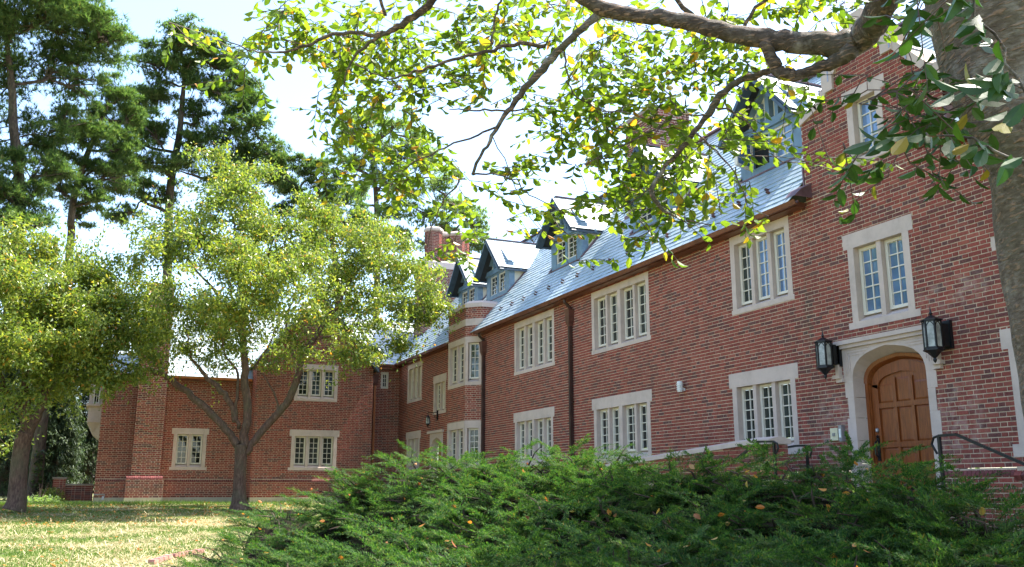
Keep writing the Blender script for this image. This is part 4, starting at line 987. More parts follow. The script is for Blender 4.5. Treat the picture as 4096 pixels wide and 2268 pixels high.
# ---- brick pier by the steps and garden wall at the far corner
def small_brickwork(name, label, cat, x0, x1, y0, y1, z0, z1, mk, faces='ab', single=True, cap=None):
    r_ = empty(name, ((x0 + x1) / 2, (y0 + y1) / 2, z0), label, cat); core = MB().box(x0 + .006, x1, y0 + .006, y1, z0, z1).build('core', 'mortar', r_)
    me = unit_piece(name + '_brick', mk); L = []
    i = 0; z = z0
    while z < z1 - .02:
        for fr_, a0, a1 in ((Fr((x0, 0, 0), (0, 1, 0), (-1, 0, 0)), y0, y1), (Fr((0, y0, 0), (1, 0, 0), (0, -1, 0)), x0, x1)):
            t = a0 - (.107 if i % 2 else 0); q = i
            while t < a1:
                wd = .213 if q % 2 == 0 else .107; a_, b_ = max(t, a0) + .005, min(t + wd, a1) - .005; t += wd; q += 1
                if b_ - a_ > .02: link('brick', me, mk, core, frame_matrix(fr_, a_, z + .005, -.004, b_ - a_, min(z + COURSE - .006, z1) - z - .005, .014))
        z += COURSE; i += 1
    return r_
pr = small_brickwork('brick_pier', 'short brick pier with rounded brick cap at the foot of the tree trunk', 'pier', 6.85, 7.45, 4.75, 5.30, -.95, .055, 'brick')
m_ = MB(); t = 4.72
for k in range(9):
    a_, b_ = 4.72 + k * .068 + .003, 4.72 + (k + 1) * .068 - .003; P = [(6.82, a_, .058), (6.80, a_, .10), (6.84, a_, .15), (6.92, a_, .175), (7.15, a_, .185), (7.15, a_, .058)]; o = MB().prism([Vector(p) for p in P], [Vector((p[0], b_, p[2])) for p in P]).build('brick', 'brick', pr)
MB().box(6.83, 7.4, 4.74, 5.31, .05, .17).build('mortar_bed', 'mortar', pr)
gw = small_brickwork('garden_wall', 'low shaded brick garden wall running from the wing corner to its pier', 'wall', -.92, -.0, 37.9, 38.1, -.45, .10, 'brick')
MB().box(-.95, 0, 37.86, 38.14, .10, .15).build('coping', 'stone_dark', gw)
gp = small_brickwork('garden_pier', 'square brick pier at the free end of the low garden wall', 'pier', -1.34, -.93, 37.8, 38.2, -.5, .33, 'brick')
MB().box(-1.38, -.89, 37.76, 38.24, .33, .38).build('cap', 'stone_dark', gp)

# ---- brick edging of the juniper bed (bottom left)
ed = empty('brick_edging', (1.6, 16, -1.1), 'short curved row of pinkish bricks edging the lawn below the junipers', 'edging')
EP = [W(588, 2275, 16.2), W(650, 2243, 16.9), W(720, 2222, 17.4), W(800, 2204, 17.9)]
tot = sum((b - a_).length for a_, b in zip(EP, EP[1:])); MAT['brick_pink'] = brick_mat('pinkish_edging_brick', (1.7, 3.2, 3.6), False); me = unit_piece('edging_brick', 'brick_pink', (.03, .05))
s = 0.0
while s < tot - .2:
    q = s; 
    for a_, b in zip(EP, EP[1:]):
        L = (b - a_).length
        if q <= L: p = a_.lerp(b, q / L); dd = (b - a_).normalized(); break
        q -= L
    fr_ = Fr((p.x, p.y, gz(p.x, p.y) - .02), (dd.x, dd.y, 0), (dd.y, -dd.x, 0)); T, Nn = fr_.t, fr_.n; o_ = fr_.o
    mw = Matrix(((T.x * .22, Nn.x * .11, 0, o_.x), (T.y * .22, Nn.y * .11, 0, o_.y), (0, 0, .10, o_.z), (0, 0, 0, 1))); link('brick', me, 'brick_pink', ed, mw); s += .24

# =================================================================== FOLIAGE BUILDERS (numpy)
def orth(d):
    """d (n,3) unit -> two unit vectors perpendicular to d"""
    a = np.where(np.abs(d[:, 2:3]) < .9, np.array([[0, 0, 1.]]), np.array([[1., 0, 0]])); x = np.cross(d, a); x /= np.linalg.norm(x, axis=1, keepdims=True) + 1e-9; return x, np.cross(d, x)
def unit(v): return v / (np.linalg.norm(v, axis=1, keepdims=True) + 1e-9)
def rdir(n): return unit(rng.normal(size=(n, 3)))
def rhombs(P, D, S, L, Wd):
    """leaf rhombs: base P, direction D, side S; 4 verts, 1 quad"""
    L = np.asarray(L).reshape(-1, 1); Wd = np.asarray(Wd).reshape(-1, 1)
    V = np.stack([P, P + D * L * .45 + S * Wd * .5, P + D * L, P + D * L * .45 - S * Wd * .5], 1); return V
LEAF6 = [(0, 0, 0), (.22, .40, .07), (.55, .50, .09), (.82, .27, .05), (1, 0, -.02), (.82, -.27, .05), (.55, -.50, .09), (.22, -.40, .07), (.3, 0, 0), (.62, 0, 0)]
LF = [(0, 8, 1), (8, 9, 2), (8, 2, 1), (9, 4, 3), (9, 3, 2), (0, 7, 8), (8, 6, 9), (8, 7, 6), (9, 5, 4), (9, 6, 5)]
def leaves_mesh(name, P, D, Sd, L, wr, mat, parent, kind=None):
    """folded pointed leaves of ten triangles"""
    n = len(P); Nn = np.cross(D, Sd); T = np.array(LEAF6); L = np.asarray(L).reshape(-1, 1, 1)
    droop = -.10 * (T[:, 0] ** 2); cu = rng.uniform(-.28, .10, (n, 1, 1)); fo = rng.uniform(.2, 2.6, (n, 1, 1)); wr = wr * rng.uniform(.75, 1.15, (n, 1, 1)); tw = rng.uniform(-.25, .25, (n, 1, 1))
    V = P[:, None] + L * (D[:, None] * T[None, :, :1] + Sd[:, None] * T[None, :, 1:2] * wr + Nn[:, None] * (T[None, :, 2:3] * fo + cu * T[None, :, :1] ** 2 + tw * T[None, :, :1] * T[None, :, 1:2]))
    V[:, :, 2] += (L[:, :, 0] * droop[None])
    F = (np.array(LF)[None] + (np.arange(n) * 10)[:, None, None]).reshape(-1, 3)
    return np_mesh(name, V.reshape(-1, 3), F, mat, parent, kind=kind)
def quads(name, V, mat, parent, kind=None):
    n = len(V); F = np.arange(n * 4).reshape(-1, 4); return np_mesh(name, V.reshape(-1, 3), F, mat, parent, kind=kind)
def tris(name, V, mat, parent, kind=None):
    n = len(V); F = np.arange(n * 3).reshape(-1, 3); return np_mesh(name, V.reshape(-1, 3), F, mat, parent, kind=kind)
def smooth_path(pts, n=4):
    """Catmull-Rom through (Vector, radius)"""
    P = [p for p, _ in pts]; Rr = [r for _, r in pts]; out = []
    for i in range(len(P) - 1):
        a = P[max(i - 1, 0)]; b = P[i]; c = P[i + 1]; d = P[min(i + 2, len(P) - 1)]
        for k in range(n):
            t = k / n; q = .5 * ((2 * b) + (c - a) * t + (2 * a - 5 * b + 4 * c - d) * t * t + (3 * b - a - 3 * c + d) * t ** 3); out.append((q, Rr[i] + (Rr[i + 1] - Rr[i]) * t))
    out.append((P[-1], Rr[-1])); return out
class Wood:
    def __init__(s): s.mb = MB(); s.nodes = []
    def limb(s, pts, sides=8, jit=0.0, mb=None):
        sp = smooth_path(pts, 12 if sides > 40 else 4)
        sp = [(p + Vector((rnd.gauss(0, jit), rnd.gauss(0, jit), rnd.gauss(0, jit))) * (1 if 0 < i < len(sp) - 1 else 0), r) for i, (p, r) in enumerate(sp)]
        (mb or s.mb).tube([p for p, r in sp], [r for p, r in sp], sides); s.nodes += [(p, r) for p, r in sp]; return sp
    def near(s, p, minr=0, lo=0):
        A = s._arr(); d = np.linalg.norm(A[:, :3] - np.array(p), axis=1); d = np.where(A[:, 3] < minr, 1e9, d); i = int(np.argmin(d)); return Vector(A[i, :3]), A[i, 3]
    def _arr(s):
        if getattr(s, '_n', -1) != len(s.nodes): s._a = np.array([(*p, r) for p, r in s.nodes]); s._n = len(s.nodes)
        return s._a

# =================================================================== THE BIG CHERRY OVER THE CAMERA
CH = empty('cherry_tree', tuple(W(4400, 2500, 4.3)), 'large old cherry with grey banded trunk and long limbs hanging over the junipers', 'tree')
wd = Wood()
def PX(L, r):
    """[(u,v,width px at 4096)] -> [(point, radius)]"""
    out = []
    for q in L:
        rr = q[3] if len(q) > 3 else r; p = W(q[0], q[1], rr); out.append((p, q[2] / 2 * p.dot(FW) / FPX))
    return out
tb = MB()
wd.limb(PX([(4760, 2700, 760), (4600, 2268, 700), (4465, 1668, 640), (4345, 1100, 600), (4262, 697, 600), (4190, 450, 620), (4120, 200, 640), (4060, -60, 640), (3950, -300, 560, 4.3), (3900, -700, 420, 4.3)], 4.2), 64, mb=tb)
for i_, v_ in enumerate(tb.v):
    v_ = Vector(v_); nz_ = noise.noise(v_ * 2.2) * .035 + noise.noise(v_ * 7) * .012; ce = wd.near(v_)[0]; dv = (v_ - ce).normalized(); tb.v[i_] = tuple(v_ + dv * nz_)
tr = tb.build('trunk', 'bark', CH, smooth=True)
LS_ = .62
def limb(L, r, sides=14, jit=0.004, name='branch', mat='bark_branch'):
    L = [(a_, b_, c_ * LS_, *e_) for a_, b_, c_, *e_ in L]; m = MB(); wd.limb(PX(L, r), sides, jit, mb=m)
    if sides > 10:
        for i_, v_ in enumerate(m.v):
            v_ = Vector(v_); ce = wd.near(v_)[0]; m.v[i_] = tuple(v_ + (v_ - ce).normalized() * (noise.noise(v_ * 5) * .010 + noise.noise(v_ * 16) * .004))
    return m.build(name, mat, CH, smooth=True)
k = 1.59006
q = lambda L: [(a * k, b * k, *c) for a, b, *c in L]
limb(q([(2480, -260, 300, 4.3), (2330, -170, 240, 4.5), (2232, -40, 200, 4.7), (2215, 20, 190, 4.8), (2175, 85, 190), (2110, 112, 170), (2030, 108, 150), (1950, 100, 140), (1860, 88, 125), (1760, 62, 108), (1680, 45, 100), (1600, 38, 96), (1530, 25, 100), (1480, 2, 85), (1420, -40, 70), (1350, -120, 60)]), 5.1, 24)
limb(q([(2140, 125, 120), (2110, 150, 90), (2060, 172, 72), (2010, 187, 78), (1985, 190, 80), (1955, 172, 74), (1938, 140, 72), (1925, 105, 80)]), 5.05, 14)
limb(q([(1990, 188, 60), (1940, 180, 42), (1880, 195, 48), (1840, 215, 40), (1805, 250, 40), (1785, 285, 42), (1745, 330, 34), (1705, 385, 30), (1665, 430, 28), (1640, 480, 24), (1660, 520, 16), (1720, 555, 12), (1790, 565, 8)]), 5.2, 12)
limb(q([(1515, 30, 80), (1490, 50, 64), (1440, 95, 60), (1390, 145, 52), (1345, 195, 46), (1300, 250, 40), (1270, 290, 34), (1245, 330, 28), (1215, 380, 24), (1188, 440, 16)]), 5.4, 12)
for L, r in ((q([(1372, 115, 30), (1310, 112, 28), (1240, 122, 24), (1160, 145, 22), (1080, 172, 18), (1010, 192, 14), (960, 200, 8)]), 5.6),
    (q([(1330, 275, 10), (1250, 278, 14), (1190, 276, 11), (1130, 275, 6)]), 5.6), (q([(1255, 318, 16), (1200, 340, 14), (1120, 370, 12), (1040, 410, 10), (985, 440, 6)]), 5.7),
    (q([(1188, 440, 14), (1240, 438, 12), (1300, 455, 10), (1330, 490, 8), (1400, 525, 6), (1460, 540, 4)]), 5.5), (q([(1170, 450, 12), (1120, 500, 10), (1090, 560, 8), (1075, 620, 5)]), 5.8), (q([(1240, 345, 8), (1300, 470, 6), (1340, 560, 5), (1400, 610, 4)]), 5.6),
    (q([(1110, -30, 62), (1060, 30, 50), (1000, 68, 46), (960, 85, 30), (900, 82, 26), (830, 90, 24), (770, 115, 20), (720, 128, 18), (660, 130, 14), (610, 120, 9), (540, 88, 6), (470, 55, 4)]), 5.9),
    (q([(990, 75, 24), (930, 110, 24), (890, 145, 18), (870, 190, 10), (865, 250, 6)]), 5.9), (q([(970, 40, 22), (950, -20, 24)]), 5.9), (q([(895, 160, 14), (950, 190, 8), (1040, 240, 5)]), 5.9),
    (q([(1240, 110, 16), (1240, 60, 14), (1260, 0, 16), (1270, -30, 16)]), 5.5), (q([(1420, 130, 16), (1425, 180, 12), (1440, 230, 10), (1500, 270, 8), (1600, 290, 6)]), 5.3), (q([(1780, 290, 14), (1720, 285, 10), (1690, 250, 10), (1660, 210, 6)]), 5.1),
    (q([(1800, 270, 16), (1860, 290, 12), (1900, 330, 8)]), 5.1), (q([(1745, 330, 14), (1800, 380, 10), (1850, 440, 8), (1880, 520, 5)]), 5.1), (q([(1690, 300, 8), (1600, 350, 12), (1520, 390, 9), (1450, 420, 6)]), 5.3), (q([(1760, 62, 40), (1700, 0, 30), (1640, -60, 24)]), 5.3), (q([(1860, 88, 30), (1900, 20, 24), (1990, -40, 20)]), 5.4), (q([(1640, 470, 12), (1600, 500, 8), (1520, 540, 6)]), 5.3),
    (q([(2360, 330, 10), (2280, 370, 8), (2230, 430, 5)]), 4.0), (q([(2600, 420, 30, 3.0), (2500, 380, 22, 2.9), (2440, 350, 16, 2.9), (2330, 335, 12, 2.9)]), 2.9), (q([(2620, 300, 20, 2.6), (2540, 160, 20, 2.6), (2460, 40, 16, 2.6), (2420, -60, 12, 2.6)]), 2.6), (q([(2600, 230, 14, 2.7), (2500, 210, 12, 2.7), (2400, 230, 8, 2.8)]), 2.7), (q([(2380, 150, 9), (2330, 210, 7), (2260, 300, 6), (2180, 380, 4)]), 3.6)):
    limb(L, r, 8, .006)
# twigs with leaves: (cx, cy, rx, ry, count, distance, spread)   in photo-overview pixels turned into places
TW = [(1100, 40, 420, 70, 95, 5.9), (1600, 60, 380, 60, 90, 5.3), (1980, 30, 240, 50, 50, 5.2), (1000, 160, 170, 90, 70, 5.8), (1150, 170, 140, 60, 34, 5.6), (880, 110, 120, 60, 30, 5.9), (760, 110, 120, 45, 22, 5.9), (590, 115, 90, 40, 13, 5.9), (480, 90, 70, 30, 5, 5.9), (900, 230, 60, 60, 16, 5.9), (1000, 250, 70, 60, 24, 5.7),
    (970, 350, 120, 60, 30, 5.7), (900, 420, 110, 60, 26, 5.8), (1050, 420, 90, 50, 24, 5.7), (850, 320, 70, 80, 12, 5.9), (1370, 190, 110, 70, 24, 5.4), (1290, 130, 90, 50, 20, 5.5), (1500, 180, 90, 80, 44, 5.2), (1650, 170, 130, 90, 85, 5.2), (1800, 160, 110, 70, 52, 5.1), (1600, 270, 130, 70, 66, 5.2), (1480, 290, 100, 60, 38, 5.4), (1380, 300, 70, 60, 14, 5.5),
    (1450, 390, 130, 50, 46, 5.4), (1330, 400, 80, 40, 16, 5.5), (1620, 400, 110, 60, 50, 5.2), (1760, 380, 100, 60, 44, 5.1), (1700, 480, 130, 60, 60, 5.2), (1830, 470, 70, 60, 22, 5.1), (1560, 500, 110, 50, 34, 5.3), (1420, 520, 110, 50, 26, 5.5), (1300, 460, 80, 40, 16, 5.5), (1860, 300, 80, 50, 22, 5.1), (1960, 230, 60, 40, 14, 5.1), (1930, 370, 60, 16, 7, 4.9), (2060, 395, 110, 10, 13, 4.8),
    (1120, 520, 80, 50, 18, 5.8), (1130, 620, 50, 60, 9, 5.8), (1170, 580, 40, 60, 6, 5.8), (1480, 620, 90, 40, 12, 5.5), (1640, 590, 60, 40, 16, 5.3), (1870, 560, 40, 30, 6, 5.1), (1000, 480, 70, 50, 12, 5.8), (2130, 40, 90, 60, 12, 5.0), (2050, 120, 70, 30, 8, 5.2), (620, 220, 70, 60, 5, 5.9), (520, 240, 60, 40, 3, 5.9),
    (1500, -140, 900, 90, 90, 5.4), (2500, -260, 400, 160, 60, 4.6), (3000, -150, 330, 250, 90, 4.6), (2850, 250, 200, 200, 50, 4.4), (2300, -500, 500, 200, 60, 5)]  # rows beyond the right edge: unseen twigs added to shade the trunk
TWN = [(2310, 200, 60, 60, 14, 3.9), (2340, 300, 90, 60, 20, 3.6), (2330, 330, 60, 40, 10, 3.8), (2180, 430, 60, 50, 7, 3.9), (2160, 490, 30, 20, 3, 3.9), (2420, 390, 30, 40, 4, 3.9), (2380, 440, 20, 14, 2, 3.9), (2280, 20, 60, 30, 6, 3.6), (2360, 60, 70, 50, 8, 3.2), (2110, 300, 40, 40, 3, 4.0), (2050, 210, 50, 40, 4, 4.4)]
LP, LD, LS, LL = [], [], [], []; NP_, ND_, NS_, NL_ = [], [], [], []
twigs = MB()
cl = []
for (cx, cy, rx, ry, n, r) in TW:
    for _ in range(int(n * (.41 if cx > 1250 and cy > 0 else .66))):
        u = cx + rx * rnd.uniform(-1, 1); v = cy + ry * max(-1.3, min(1.3, rnd.gauss(0, .6))); cl.append((W2(u, v, r + rnd.uniform(.12, 1.2)), 0, ry < 17))
for (cx, cy, rx, ry, n, r) in TWN:
    for _ in range(max(1, int(n * .62))):
        u = cx + rx * rnd.uniform(-1, 1); v = cy + ry * max(-1.3, min(1.3, rnd.gauss(0, .6))); cl.append((W2(u, v, r + rnd.uniform(-.3, .3)), 1, False))
cl2 = [(wd.near(c)[0] - c).length for c, *_ in cl]; order = sorted(range(len(cl)), key=lambda i: cl2[i])
for i in order:
    c, near, flat = cl[i]; p, r = wd.near(c); d = c - p; L = d.length
    hd = Vector((d.x, d.y, d.z)).normalized() if L > .05 else Vector((rnd.gauss(0, 1), rnd.gauss(0, 1), 0)).normalized()
    tl = rnd.uniform(.22, .42) * (.9 if near else 1)
    dirv = (hd * .6 + Vector((rnd.gauss(0, .55), rnd.gauss(0, .55), rnd.gauss(-.12, .22)))).normalized()
    if flat: dirv = Vector((.8, -.55, -.05)).normalized()
    a = c - dirv * tl * .5; b = c + dirv * tl * .5 + Vector((0, 0, -.05))
    mid1 = p.lerp(a, .4) + Vector((rnd.gauss(0, .04), rnd.gauss(0, .04), rnd.uniform(-.01, .06))) * min(1.5, L); mid2 = a.lerp(b, .5) + Vector((0, 0, .015))
    r0 = min(r * .6, .004 + .0045 * L)
    twigs.tube([p, mid1, a, mid2, b], [r0, r0 * .75, .0032, .0022, .0012], 4)
    wd.nodes += [(mid1, r0 * .75), (a, .004)]
    nl = rnd.randint(6, 12) if not near else rnd.randint(5, 8); side = 1
    if L > .35 and rnd.random() < .5: nl += 2
    for j in range(nl):
        t = (j + .6) / nl; pt = (a.lerp(mid2, t * 2) if t < .5 else mid2.lerp(b, t * 2 - 1)); side = -side
        sv = dirv.cross(Vector((0, 0, 1))).normalized() * side
        ld = (dirv * rnd.uniform(.25, .8) + sv * rnd.uniform(.5, 1.1) + Vector((rnd.gauss(0, .2), rnd.gauss(0, .2), rnd.uniform(-.85, .05)))).normalized()
        nn = (Vector((0, 0, 1)) * 1.0 + Vector((rnd.gauss(0, .5), rnd.gauss(0, .5), 0))).normalized(); ss = ld.cross(nn).normalized()
        ll = rnd.uniform(.046, .082) if not near else rnd.uniform(.055, .088)
        (NP_ if near else LP).append(pt); (ND_ if near else LD).append(ld); (NS_ if near else LS).append(ss); (NL_ if near else LL).append(ll)
# long close leaves drooping before the trunk
for (u0, v0, u1, v1, r, n) in ((2440, -10, 2576, 260, 2.6, 15), (2380, 230, 2560, 215, 2.75, 9), (2330, 335, 2576, 395, 2.9, 10), (2180, 360, 2330, 335, 3.0, 7), (2460, 40, 2420, -40, 2.6, 5), (2520, 150, 2540, 330, 2.6, 6)):
    for j in range(n):
        t = (j + rnd.random()) / n; p = W2(u0 + (u1 - u0) * t, v0 + (v1 - v0) * t, r + rnd.uniform(-.04, .04)); sg = 1 if j % 2 else -1
        NP_.append(p); ld = (-RT * rnd.uniform(.2, 1) * 1.0 + Vector((0, 0, -1)) * rnd.uniform(.1, 1.0) + UP * (.5 if sg > 0 else -.2) + FW * rnd.uniform(-.5, .3)).normalized(); ND_.append(ld)
        NS_.append(ld.cross((-FW + Vector((rnd.gauss(0, .5), rnd.gauss(0, .5), .9))).normalized()).normalized()); NL_.append(rnd.uniform(.07, .10))
def seen(p):
    u, v, d = proj(p); return d > 0 and 0 < u < 4096 and 0 < v < 2268
# unseen leaf clouds added overhead to shade the junipers and block sky light
n = 90000; d = rdir(n); Pc = np.where(np.arange(n)[:, None] % 2 == 0, np.array([[11.0, 4.6, 8.4]]), np.array([[5.0, -1.9, 7.2]])) + d * np.where(np.arange(n)[:, None] % 2 == 0, np.array([[3.4, 4.0, 2.6]]), np.array([[5.5, 4.0, 1.8]])) * rng.uniform(.2, 1, (n, 1)) ** .6
Pc = np.array([p for p in Pc if noise.noise(Vector(p) * .9) > -.12 and ((lambda t: t[1] < -60 or t[0] > 4200 or t[2] < 0)(proj(Vector(p))))])
n = len(Pc); Dc = unit(rng.normal(size=(n, 3)) * .7 + np.array([0, 0, -.3])); Sc = unit(np.cross(Dc, unit(rng.normal(size=(n, 3)) * .5 + np.array([0, 0, 1.])))); quads('unseen_shade_leaves', rhombs(Pc, Dc, Sc, rng.uniform(.11, .16, n), np.full(n, .085)), 'leaf', CH, kind='stuff')
crown = empty('crown', (0, 6, 3)); crown.parent = CH; crown.matrix_parent_inverse = Matrix.Translation(CH.location).inverted()
cand = [(NL_[i] / NP_[i].length, 1, i) for i in range(len(NP_)) if seen(NP_[i])] + [(LL[i] / LP[i].length, 0, i) for i in range(len(LP)) if seen(LP[i])]
cand.sort(reverse=True); pick = {(c[1], c[2]) for c in cand[:300]}
lfm = {}
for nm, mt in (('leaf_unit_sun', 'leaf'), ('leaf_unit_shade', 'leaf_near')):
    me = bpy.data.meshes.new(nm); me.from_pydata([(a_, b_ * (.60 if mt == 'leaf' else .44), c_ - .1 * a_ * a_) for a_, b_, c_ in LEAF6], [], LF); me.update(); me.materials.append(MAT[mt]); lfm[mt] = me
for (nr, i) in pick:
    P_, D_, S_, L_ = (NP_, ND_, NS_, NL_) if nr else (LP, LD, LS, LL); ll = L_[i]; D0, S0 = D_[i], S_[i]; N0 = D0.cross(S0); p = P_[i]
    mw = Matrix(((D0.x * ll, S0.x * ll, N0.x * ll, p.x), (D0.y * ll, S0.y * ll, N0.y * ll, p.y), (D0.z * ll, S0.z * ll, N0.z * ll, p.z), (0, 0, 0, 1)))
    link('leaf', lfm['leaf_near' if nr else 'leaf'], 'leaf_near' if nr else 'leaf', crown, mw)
for nr, (P_, D_, S_, L_) in enumerate(((LP, LD, LS, LL), (NP_, ND_, NS_, NL_))):
    I = [i for i in range(len(P_)) if (nr, i) not in pick]; g = lambda A: np.array([tuple(A[i]) for i in I])
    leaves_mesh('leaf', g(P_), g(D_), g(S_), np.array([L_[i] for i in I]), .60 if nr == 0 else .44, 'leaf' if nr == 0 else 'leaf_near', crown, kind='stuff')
twigs.build('twigs', 'twig', CH, kind='stuff')

# =================================================================== TREES ON THE LAWN
def leafy_tree(name, label, base, trunk, limbs, blobs, r, nleaf, group=None, leaf=.085, mat='leaf_small', ncl=700, bark='bark_mid', spread=.42, dz=(0, 0)):
    T = empty(name, base, label, 'tree', group); w_ = Wood(); tb = MB()
    w_.limb(PX(q(trunk), r), 16, mb=tb)
    tb.build('trunk', bark, T, smooth=True); rngl = []
    for L in limbs: 
        m = MB(); w_.limb(PX(q(L), r), 9, .02, mb=m); m.build('branch', bark, T, smooth=True)
    tot = sum(b[2] ** 2 * (b[4] if len(b) > 4 else 1) for b in blobs); C = []
    for b in blobs:
        cu, cv, rad, dr = b[:4]; dens = b[4] if len(b) > 4 else 1; c = W2(cu, cv, r + dr); R_ = rad * 1.59 / FPX * (r + dr)
        for _ in range(int(ncl * rad * rad * dens / tot) + 1):
            d = Vector((rnd.gauss(0, 1), rnd.gauss(0, 1), rnd.gauss(0, 1))).normalized() * (R_ * rnd.uniform(.25, 1) ** .45); d.z *= .85
            if noise.noise((c + d) * .75) > -.16: C.append(c + d)
    order = sorted(range(len(C)), key=lambda i: (w_.near(C[i])[0] - C[i]).length); tw = MB()
    seg = []
    for i in order:
        c = C[i]; p, rr = w_.near(c); L = (c - p).length; mid = p.lerp(c, .5) + Vector((rnd.gauss(0, .1), rnd.gauss(0, .1), rnd.uniform(-.05, .2))) * min(1, L)
        r0 = max(.006, min(rr * .55, .012 + .02 * L)); tw.tube([p, mid, c], [r0, r0 * .6, .005], 4); w_.nodes += [(mid, r0 * .6), (c, .008)]; seg.append((p, mid, c))
    tw.build('twigs', bark, T, kind='stuff')
    Cn = np.array([tuple(c) for c in C]); per = nleaf // len(C); n = per * len(C)
    ax = unit(rng.normal(size=(len(C), 3)) * np.array([1, 1, .55])); 
    t = rng.normal(size=(n, 1)) * spread * 1.25; A = np.repeat(ax, per, 0)
    P = np.repeat(Cn, per, 0) + A * t + rng.normal(size=(n, 3)) * spread * .42 * np.array([1, 1, .8])
    D = unit(A * .5 + rng.normal(size=(n, 3)) * .6 + np.array([0, 0, -.45])); Nn = unit(rng.normal(size=(n, 3)) * .55 + np.array([0, 0, 1.])); S = unit(np.cross(D, Nn))
    L = rng.uniform(.65, 1.15, n) * leaf
    V = rhombs(P, D, S, L, L * .5); N3 = np.cross(D, S); V[:, 1] += N3 * (L * .12)[:, None]; V[:, 3] += N3 * (L * .12)[:, None]
    cr = quads('crown', V, mat, T, kind='stuff'); return T
mt_base = W2(603, 1268, 30.5)
leafy_tree('lawn_tree', 'spreading yellow-green tree on the lawn before the gabled wing, its trunk forking low', mt_base,
    [(603, 1285, 100), (602, 1262, 62), (602, 1240, 44 * 1.2), (603, 1200, 40 * 1.2), (606, 1150, 38 * 1.25), (606, 1118, 44 * 1.2)],
    [[(612, 1125, 40), (618, 1080, 34), (622, 1030, 33), (616, 950, 31), (614, 880, 28), (612, 840, 26), (616, 790, 18), (604, 720, 14), (598, 640, 9), (590, 560, 6)],
     [(597, 1120, 34), (578, 1090, 30), (530, 1040, 29), (490, 1005, 27), (450, 972, 26), (412, 945, 22), (385, 932, 18), (340, 925, 13), (290, 905, 9)],
     [(618, 1140, 30), (650, 1095, 30), (700, 1040, 30), (735, 990, 30), (752, 935, 27), (762, 900, 24), (792, 850, 22), (825, 800, 18), (850, 765, 14), (880, 710, 9), (930, 650, 6)],
     [(592, 1060, 26), (582, 1020, 24), (560, 985, 24), (530, 960, 20), (505, 930, 14), (480, 900, 10), (470, 840, 6)],
     [(412, 945, 20), (395, 915, 16), (380, 890, 12), (350, 860, 8), (320, 800, 5)], [(614, 850, 18), (585, 815, 16), (560, 780, 14), (540, 730, 11), (500, 690, 8), (470, 640, 5)],
     [(600, 1080, 16), (592, 1020, 14), (600, 940, 10), (570, 900, 8), (556, 850, 6)], [(616, 800, 16), (640, 740, 12), (660, 680, 9), (690, 600, 6)], [(620, 850, 12), (590, 770, 12), (580, 720, 9), (540, 640, 6)],
     [(755, 920, 14), (735, 880, 12), (720, 820, 9), (740, 740, 6)], [(700, 1040, 10), (690, 990, 8), (660, 940, 6)], [(790, 850, 10), (850, 840, 8), (930, 800, 5)], [(640, 930, 10), (670, 880, 8), (700, 820, 5)]],
    [(545, 445, 75, 0), (640, 490, 95, 0), (560, 560, 120, -1), (700, 590, 140, 1), (830, 600, 130, 0), (930, 650, 120, 1), (1035, 720, 85, 0), (400, 620, 95, 0), (470, 680, 130, -2), (330, 720, 90, 0), (330, 820, 85, 1), (430, 800, 110, 2), (600, 730, 160, 3), (560, 700, 130, -3), (740, 740, 130, -2.5), (860, 770, 120, 2), (960, 800, 95, -1), (1030, 800, 55, 0), (1000, 870, 42, -1), (905, 850, 60, -2), (800, 870, 50, -2, .5), (700, 880, 80, 2, .35), (570, 880, 80, 1, .4), (420, 880, 75, -1, .6), (330, 900, 70, -1, .9), (300, 950, 45, -1, .6), (870, 920, 40, -2, .7), (520, 820, 90, 0, .6), (780, 700, 120, 3), (660, 820, 90, -2, .4), (940, 900, 28, -2.5, .6), (1085, 770, 55, 0), (1100, 700, 40, 0), (270, 800, 70, 0), (285, 890, 55, 0, .8), (230, 730, 60, 0)],
    30.5, 92000, ncl=900, leaf=.135, spread=.30)
leafy_tree('lawn_tree', 'shaded yellow-green tree cut by the picture edge beside the spruces, on a thick forked trunk', W2(40, 1262, 30.0),
    [(35, 1285, 95), (42, 1262, 74), (45, 1220, 66), (50, 1160, 64), (58, 1110, 62), (66, 1090, 62)],
    [[(62, 1105, 46), (84, 1060, 40), (108, 1010, 34), (118, 960, 28), (140, 900, 20), (160, 820, 12), (180, 740, 7)], [(60, 1100, 42), (62, 1060, 36), (45, 1020, 30), (20, 995, 28), (-20, 960, 24), (-80, 900, 15)], [(66, 1080, 34), (70, 1040, 30), (62, 980, 26), (60, 900, 20), (55, 800, 14), (50, 700, 8)], [(130, 930, 14), (180, 890, 10), (240, 850, 6)], [(20, 1000, 14), (-10, 900, 10), (-20, 800, 6)]],
    [(60, 640, 75, 0), (150, 690, 110, 0), (30, 720, 120, -1), (-80, 740, 140, 0), (240, 720, 85, 1), (100, 800, 130, -2), (210, 820, 105, 0), (10, 830, 120, 1), (-120, 860, 140, 0), (150, 900, 95, -1), (60, 930, 90, 0, .9), (240, 910, 65, 0, .9), (-40, 960, 95, 0), (200, 970, 45, -1, .5), (30, 1000, 60, -1.5, .4), (280, 850, 55, 0), (130, 960, 60, 1.5, .5), (10, 1090, 60, 3, .3)],
    30.0, 62000, ncl=600, leaf=.135, spread=.31)

